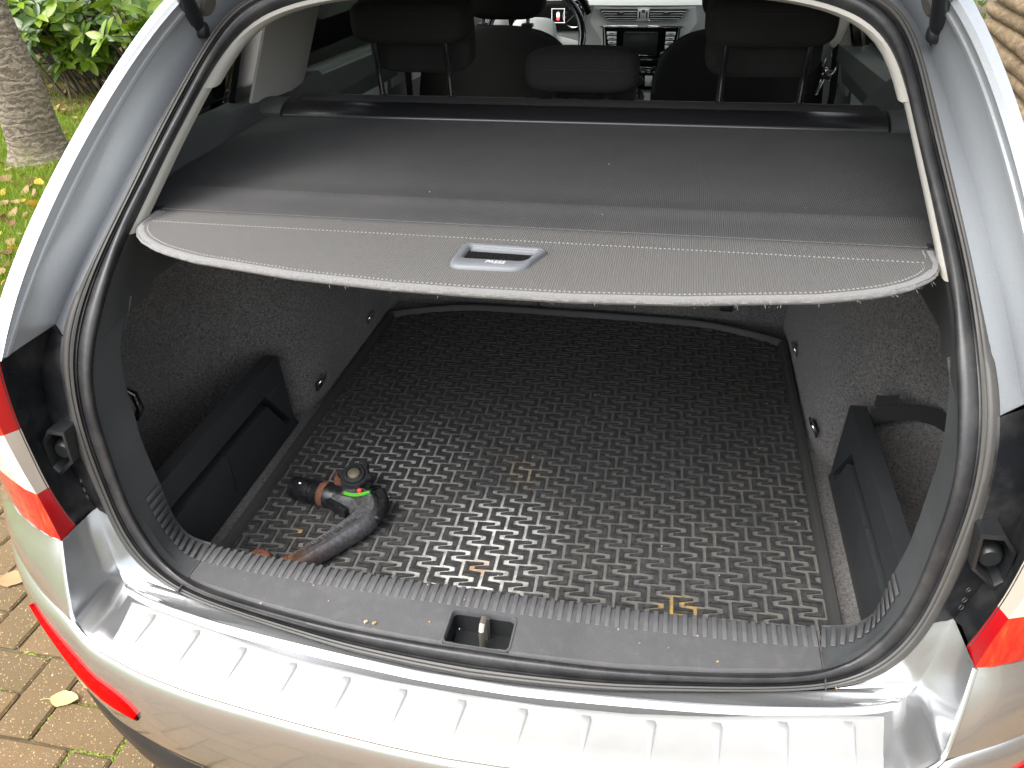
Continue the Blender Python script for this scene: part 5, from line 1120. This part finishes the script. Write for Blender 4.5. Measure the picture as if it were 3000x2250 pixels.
DR = door(1.0, 1.64, 1.118, 1.10, 'rear_door_card'); DF = door(1.78, 2.75, 1.09, 1.06, 'front_door_card')
ins = MB().prism([(-.649, 1.24, 1.030), (-.649, 1.62, 1.020), (-.652, 1.62, .965), (-.652, 1.24, .985)], (.004, 0, 0)); hdl = MB().tube(crom([(-.64, 1.34, 1.04), (-.628, 1.37, 1.085), (-.622, 1.36, 1.10), (-.630, 1.31, 1.07), (-.64, 1.30, 1.035)], 5), .006, 8)
for i, d_ in enumerate(DR):
    k = (lambda x: x.mir()) if i else (lambda x: x)
    k(ins).build('door_inlay', SILVP, d_, ang=0); k(hdl).build('door_handle', CHROME, d_, ang=60)
for i, d_ in enumerate(DF):
    b = MB().prism([(-.649, 1.85, 1.02), (-.649, 2.4, 1.00), (-.652, 2.4, .93), (-.652, 1.85, .96)], (.004, 0, 0)); (b.mir() if i else b).build('door_inlay', SILVP, d_, ang=0)
both(MB().prism([(-.61, 1.0, 1.06), (-.61, 1.0, 1.12), (-.60, 1.66, 1.105), (-.60, 1.66, 1.07)], (-.05, 0, 0)), 'window_sill_trim', DASHD, CAR, ang=0)
both(MB().box((-.655, 1.71, .72), (.02, .20, .70), None, .008), 'centre_pillar_foot', DASHD, CAR)
# windscreen, bonnet
ws_ = MB().loft([[(u * .50, 2.46 + .0 - .04 * u * u, 1.445 - .03 * u * u) for u in np.linspace(-1, 1, 11)], [(u * .62, 3.35 - .25 * u * u, 1.02) for u in np.linspace(-1, 1, 11)]]); ws_.build('windscreen', GLASS, CAR)
bn = MB().loft([[(u * hw_, y - .2 * u * u * f, z - .06 * u * u) for u in np.linspace(-1, 1, 13)] for y, z, hw_, f in ((3.32, 1.0, .74, 1), (3.8, .98, .78, .6), (4.2, .90, .80, .6), (4.4, .78, .80, .8), (4.45, .5, .82, 1), (4.42, .25, .80, 1))]); bn.build('bonnet', PAINT, CAR)
both(MB().loft([[(-.86, 3.2, .25), (-.89, 3.3, .6), (-.86, 3.3, .85), (-.74, 3.2, 1.0)], [(-.84, 4.2, .25), (-.85, 4.2, .6), (-.82, 4.2, .80), (-.78, 4.1, .90)]]), 'front_wing', PAINT, CAR)
both(MB().tube([(-.515, 2.40, 1.44), (-.58, 2.8, 1.24), (-.66, 3.2, 1.04)], .03, 8), 'front_pillar', DASHD, CAR, ang=60)
MB().box((0, 1.9, .22), (1.5, 3.6, .06)).build('floor_pan', BLACKP, CAR)
for x in (-.81, .81):
    for y in (1.02, 3.68):
        w = MB().lathe((x, y, .315), [(.2, -.09), (.29, -.105), (.315, -.08), (.315, .08), (.29, .105), (.2, .09)], (1, 0, 0), 36).build('wheel', TYRE, CAR)
        MB().lathe((x, y, .315), [(.19, -.095), (.205, -.10), (.205, .10), (.19, .095)], (1, 0, 0), 32).build('rim', RIM, w)
# tailgate: raised above the opening, outside the picture
tg = MB(); hg = np.array([0, .56, 1.455]); dr = np.array([0, -.80, .60]) / np.hypot(.8, .6); upv = np.array([0, .6, .8])
prof = [(0, .42, .0), (.10, .50, .012), (.30, .56, .02), (.48, .60, .03), (.56, .64, .075), (.75, .62, .14), (.95, .60, .17), (1.02, .58, .15)]
for th in (0.0, -.05):
    tg.loft([[hg + dr * s + upv * (h + th - .02 * u * u) + np.array([u * w, 0, 0]) for u in np.linspace(-1, 1, 13)] for s, w, h in prof])
TG = tg.build('tailgate', PAINT, CAR)
il = MB(); il.loft([[hg + dr * s + upv * (h - .06) + np.array([u * w * .86, 0, 0]) for u in np.linspace(-1, 1, 9)] for s, w, h in prof[4:]]); il.build('tailgate_trim', TRIM, TG)

# ---------- rear head restraints
def head_restraint(cx, w, mid=False):
    O = link(bpy.data.objects.new('head_restraint', None), CAR); O.empty_display_size = .05; b = MB()
    if mid:
        b.pad((cx, .985, 1.158), (w, .13, .085), .55, .40, (R(-4), 0, 0)); b.pad((cx, 1.035, 1.125), (w * .96, .05, .10), .5, .4)
        pz = 1.125; px = .052
    else:
        def f(p):
            return p
        b.pad((cx, .990, 1.250), (w, .135, .086), .5, .30, (R(3), 0, 0), 40, 18); b.pad((cx, 1.045, 1.205), (w * .90 if False else w * .94, .065, .135), .45, .28, None, 36, 16)
        pz = 1.225; px = .0755
    b.build('cushion', SEAT, O, ang=80)
    sm_ = MB()
    if mid: P_ = crom([(cx - w * .49, .975, 1.165), (cx - w * .42, .930, 1.166), (cx - w * .2, .9205, 1.166), (cx + w * .2, .9205, 1.166), (cx + w * .42, .930, 1.166), (cx + w * .49, .975, 1.165)], 6)
    else: P_ = crom([(cx - w * .49, .96, 1.262), (cx - w * .45, .930, 1.264), (cx - w * .2, .924, 1.265), (cx + w * .2, .924, 1.265), (cx + w * .45, .930, 1.264), (cx + w * .49, .96, 1.262)], 6)
    sm_.tube(P_, .0016, 5); sm_.build('cushion_seam', SEATPIPE, O, ang=80)
    for s_ in (-1, 1):
        p = MB().tube([(cx + s_ * px, .975, 1.08), (cx + s_ * px, .973, 1.105), (cx + s_ * px, .955, pz)], .0062, 12); p.build('post', STEELP, O, ang=60)
        MB().lathe((cx + s_ * px, .974, 1.092), [(.0, .012), (.008, .012), (.010, .008), (.021, .006), (.023, .002), (.023, -.004)], (0, 0, 1), 18).build('post_guide', BLACKP, O, ang=40)
head_restraint(-.347, .236); head_restraint(.351, .236); head_restraint(.003, .225, True)
# ---------- front seats
def front_seat(cx):
    O = link(bpy.data.objects.new('front_seat', None), CAR); O.empty_display_size = .1; b = MB(); rows = []
    for z, w, y, d in ((.40, .21, 1.70, .06), (.55, .235, 1.72, .07), (.75, .245, 1.76, .075), (.92, .245, 1.80, .07), (1.0, .238, 1.82, .065), (1.045, .222, 1.832, .06), (1.08, .19, 1.84, .055), (1.105, .14, 1.848, .048), (1.118, .07, 1.852, .03), (1.121, .01, 1.853, .008)):
        rows.append([(cx + w * math.copysign(abs(math.cos(a)) ** .45, math.cos(a)), y + d * math.copysign(abs(math.sin(a)) ** .6, math.sin(a)), z) for a in [2 * math.pi * k / 36 for k in range(36)]])
    b.loft(rows, closed=True, cap=True); b.build('backrest', SEAT, O, ang=80)
    e = MB(); P_ = [(cx - .243, 1.80, .86), (cx - .243, 1.815, .94), (cx - .236, 1.825, 1.0), (cx - .220, 1.835, 1.045), (cx - .188, 1.842, 1.08), (cx - .14, 1.85, 1.104), (cx - .07, 1.853, 1.117), (cx, 1.854, 1.12)]
    P_ = P_ + [(2 * cx - x, y, z) for x, y, z in P_[::-1][1:]]; e.tube(crom(P_, 4), .004, 6); e.build('edge_piping', SEATPIPE, O, ang=80)
    MB().pad((cx + .02 * (1 if cx < 0 else 0), 1.90, 1.235), (.245, .11, .20), .45, .35).build('headrest', SEAT, O, ang=80)
    for s_ in (-1, 1):
        MB().tube([(cx + .02 * (1 if cx < 0 else 0) + s_ * .07, 1.875, 1.10), (cx + .02 * (1 if cx < 0 else 0) + s_ * .07, 1.885, 1.16)], .006, 10).build('post', STEELP, O, ang=60); MB().box((cx + .02 * (1 if cx < 0 else 0) + s_ * .07, 1.872, 1.12), (.035, .03, .012), None, .004).build('post_guide', BLACKP, O)
    MB().box((cx, 2.0, .48), (.5, .5, .16), None, .06).build('seat_cushion', SEAT, O)
front_seat(-.362); front_seat(.362)
MB().box((.012, 1.50, .78), (.17, .7, .36), None, .03).build('centre_console', GLOSSB, CAR)
# buckles peeping over the cassette
for x, m_, w in ((-.02, DASHD, .03), (.055, SILVP, .014), (.098, CHROME, .022)): MB().box((x, 1.02, 1.085), (w, .02, .022), (.2, 0, 0), .004).build('belt_buckle', m_, CAR)

# ---------- dashboard
DX, DY = .037, 2.70
dsh = MB()
prof = [(3.30, 1.075), (3.05, 1.105), (2.85, 1.112), (2.76, 1.106), (2.72, 1.092), (2.71, 1.083)]
dsh.loft([[(x, y + .10 * (abs(x - DX) / .65) ** 2, z) for y, z in prof] for x in np.linspace(-.66, .68, 25)])
DSH = dsh.build('dashboard', DASHT, CAR, ang=50)
fc = MB(); fc.prism([(-.66, 2.73, 1.085), (.70, 2.73, 1.085), (.70, 2.73, .62), (-.66, 2.73, .62)], (0, .2, 0)); fc.build('dash_front', DASH, DSH, ang=20)
def dq(x0, z0, x1, z1, y, t, bev, name, mat, par): return MB().box(((x0 + x1) / 2 , y, (z0 + z1) / 2), (abs(x1 - x0), t, abs(z1 - z0)), None, bev, 2).build(name, mat, par, ang=40)
# silver-grey centre fascia with sloping cheeks
fa = MB(); fa.prism([(-.16, 2.712, 1.077), (.235, 2.712, 1.077), (.245, 2.712, 1.02), (.20, 2.712, .96), (.185, 2.712, .70), (-.11, 2.712, .70), (-.125, 2.712, .96), (-.17, 2.712, 1.02)], (0, .02, 0)); FA = fa.build('centre_fascia', SILVP, DSH, ang=20)
# air vents
for s_ in (-1, 1):
    P = [(DX + s_ * .023, 1.070), (DX + s_ * .172, 1.070), (DX + s_ * .148, 1.038), (DX + s_ * .128, 1.029), (DX + s_ * .023, 1.029)]
    v = MB().prism([(x, 2.708, z) for x, z in P], (0, .006, 0)).build('air_vent', GLOSSB, DSH, ang=0)
    ring_ = [(x, 2.706, z) for x, z in P]; MB().tube(crom([ring_[1], ring_[2], ring_[3], ring_[4]], 5), .0035, 8, up=(0, 1, 0)).build('vent_surround', CHROME, v, ang=60)
    for k, z in enumerate((1.062, 1.0535, 1.045, 1.0365)):
        xo = DX + s_ * np.interp(z, [1.029, 1.038, 1.07], [.126, .145, .168]); dq(DX + s_ * .026, z - .0012, xo, z + .0012, 2.705, .006, 0, 'slat', SILVP, v)
    dq(DX + s_ * .075, 1.054, DX + s_ * .105, 1.062, 2.700, .008, .002, 'vent_tab', CHROME, v)
hz = dq(DX - .022, 1.028, DX + .022, 1.071, 2.703, .012, .003, 'hazard_panel', SILVP, DSH)
for s_ in (-1, 1): dq(DX + s_ * .0165, 1.038, DX + s_ * .0115, 1.062, 2.6965, .002, 0, 'vent_wheel', GLOSSB, hz)
text('hazard_sign', '\u25B3', .014, (DX, 2.6962, 1.044), (R(90), 0, 0), RED, hz); MB().lathe((DX, 2.697, 1.064), [(.0, .002), (.007, .002), (.008, 0)], (0, -1, 0), 14).build('key_button', CHROME, hz, ang=40)
# radio
bz_ = MB().prism([(-.113, 2.706, 1.004), (.178, 2.706, 1.004), (.165, 2.706, .90), (.15, 2.706, .893), (-.085, 2.706, .893), (-.10, 2.706, .90)], (0, .004, 0)).build('radio_bezel', GLOSSB, DSH, ang=0)
MB().tube(crom([(-.113, 2.704, .93), (-.117, 2.704, 1.0), (-.108, 2.704, 1.008), (.173, 2.704, 1.008), (.182, 2.704, 1.0), (.178, 2.704, .93)], 5), .003, 6, up=(0, 1, 0)).build('bezel_trim', CHROME, bz_, ang=60)
dq(-.035, .906, .100, .985, 2.704, .004, .002, 'radio_screen', SCREENB, bz_); dq(-.024, .900, .098, .905, 2.701, .006, .001, 'screen_edge', CHROME, bz_); dq(-.03, .984, .096, .9875, 2.702, .004, 0, 'disc_slot', CHROME, bz_)
for s_, xa, xb in ((0, -.103, -.063), (1, .130, .168)):
    for k in range(4):
        z = .983 - k * .0165; sh_ = k * .0035; b_ = dq(xa + (sh_ if s_ == 0 else 0), z - .0065, xb - (0 if s_ == 0 else sh_), z + .0065, 2.701, .006, .002, 'radio_button', SILVP, bz_)
        dq((xa + xb) / 2 - .008, z - .001, (xa + xb) / 2 + .008, z + .001, 2.6975, .001, 0, 'button_mark', GLOSSB, b_)
MB().lathe((.126, 2.705, .904), [(.014, 0), (.014, .012), (.010, .014), (.0, .014)], (0, -1, 0), 18).build('radio_knob', CHROME, bz_, ang=40)
dq(-.09, .862, .18, .890, 2.704, .01, .002, 'lower_shelf', GLOSSB, DSH); dq(-.09, .855, .18, .859, 2.700, .01, .001, 'shelf_strip', CHROME, DSH)
ht = dq(-.09, .77, .18, .852, 2.706, .008, .003, 'heater_panel', GLOSSB, DSH)
for x in (-.055, .036, .110): MB().lathe((x, 2.705, .806), [(.021, 0), (.021, .01), (.0165, .012)], (0, -1, 0), 22, cap=False).build('heater_ring', CHROME, ht, ang=40); MB().lathe((x, 2.705, .806), [(.017, 0), (.017, .014), (.0, .015)], (0, -1, 0), 18).build('heater_knob', BLACKP, ht, ang=40)
dq(.06, .785, .09, .826, 2.701, .004, .002, 'heater_buttons', DASH, ht)
for x in (.045, .068, .09): dq(x, .838, x + .012, .842, 2.700, .002, 0, 'indicator', ICON, ht)
# instruments and wheel
cl = MB().prism([(-.52, 2.72, 1.10), (-.20, 2.72, 1.10), (-.21, 2.72, .99), (-.5, 2.72, .99)], (0, .01, 0)).build('instrument_panel', GLOSSB, CAR, ang=0)
MB().tube(crom([(-.54, 2.70, 1.05), (-.5, 2.66, 1.125), (-.36, 2.65, 1.14), (-.22, 2.66, 1.125), (-.18, 2.70, 1.06)], 5), .016, 8, up=(0, 1, 0)).build('instrument_hood', GLOSSB, cl, ang=60)
for s_, xx in ((0, -.238), (1, -.44)):
    MB().lathe((xx, 2.714, 1.045), [(.040, 0), (.043, .004), (.045, 0)], (0, -1, 0), 30, cap=False).build('dial_ring', CHROME, cl, ang=60); MB().box((xx - .012, 2.712, 1.036), (.030, .001, .002), (0, R(-42), 0)).build('dial_needle', ICON, cl)
    for k in range(9):
        a = R(220 - k * 32); MB().box((xx + .033 * math.cos(a), 2.713, 1.045 + .033 * math.sin(a)), (.007, .001, .0016), (0, -a, 0)).build('dial_mark', ICON, cl)
sc_ = MB()
for x0, z0, x1, z1 in ((-.327, 1.070, -.275, 1.0715), (-.327, 1.0195, -.275, 1.021), (-.327, 1.0195, -.3255, 1.0715), (-.2765, 1.0195, -.275, 1.0715)): sc_.box(((x0 + x1) / 2, 2.711, (z0 + z1) / 2), (x1 - x0, .001, z1 - z0))
DSP = sc_.build('display_frame', LITW, cl, ang=0)
ic = MB().prism([(-.3065, 2.711, 1.040), (-.3075, 2.711, 1.053), (-.305, 2.711, 1.059), (-.297, 2.711, 1.059), (-.2945, 2.711, 1.053), (-.2955, 2.711, 1.040)], (0, -.001, 0)).build('car_icon', LITW, cl, ang=0); MB().prism([(-.307, 2.711, 1.031), (-.307, 2.711, 1.0395), (-.295, 2.711, 1.0395), (-.295, 2.711, 1.031), (-.298, 2.711, 1.029), (-.304, 2.711, 1.029)], (0, -.001, 0)).build('open_boot_icon', LITR, cl, ang=0)
SW = link(bpy.data.objects.new('steering_wheel', None), CAR); SW.empty_display_size = .1
cw = Vector((-.352, 2.44, 1.0)); ax = Vector((0, -.90, .42)).normalized(); wu = Vector((1, 0, 0)); wv_ = ax.cross(wu)
rw = MB().tube([cw + (wu * math.cos(a) + wv_ * math.sin(a)) * .182 for a in [2 * math.pi * k / 48 for k in range(49)]], .0145, 10, cap=False, up=ax); rw.build('wheel_rim', GLOSSB, SW, ang=80)
MB().pad(cw + ax * .01, (.17, .05, .14), .5, .6, (R(-25), 0, 0)).build('wheel_hub', DASH, SW, ang=80)
for a in (-8, 188, 270): 
    d = wu * math.cos(R(a)) + wv_ * math.sin(R(a)); MB().tube([cw + d * .06, cw + d * .175], [.026, .016], 8, up=ax, sq=(1, .4)).build('wheel_spoke', DASH if a != -8 else SILVP, SW, ang=60)
# seat belt on the right centre pillar
bt = MB().loft([[(.575, 1.66, 1.21), (.60, 1.66, 1.21)], [(.585, 1.66, 1.10), (.607, 1.66, 1.10)], [(.60, 1.67, .98), (.618, 1.67, .98)], [(.600, 1.70, .70), (.612, 1.70, .70)]]); BT = bt.build('seat_belt', BELT, CAR, ang=60)
tg_ = MB(); tg_.tube(crom([(.574, 1.645, 1.072), (.571, 1.645, 1.045), (.585, 1.645, 1.030), (.602, 1.645, 1.047), (.602, 1.645, 1.07)], 4), .0042, 8, up=(0, 1, 0)); tg_.box((.583, 1.645, 1.035), (.026, .006, .028), (0, R(20), 0), .003)
tg_.tube([(.578, 1.645, 1.02), (.565, 1.645, .982), (.561, 1.645, .979), (.559, 1.645, .983), (.570, 1.645, 1.02)], .0028, 8, up=(0, 1, 0)); tg_.build('belt_tongue', CHROME, BT, ang=50)
MB().loft([[(-.60, 1.66, 1.21), (-.575, 1.66, 1.21)], [(-.607, 1.66, 1.10), (-.585, 1.66, 1.10)], [(-.612, 1.70, .70), (-.600, 1.70, .70)]]).build('seat_belt', BELT, CAR, ang=60)
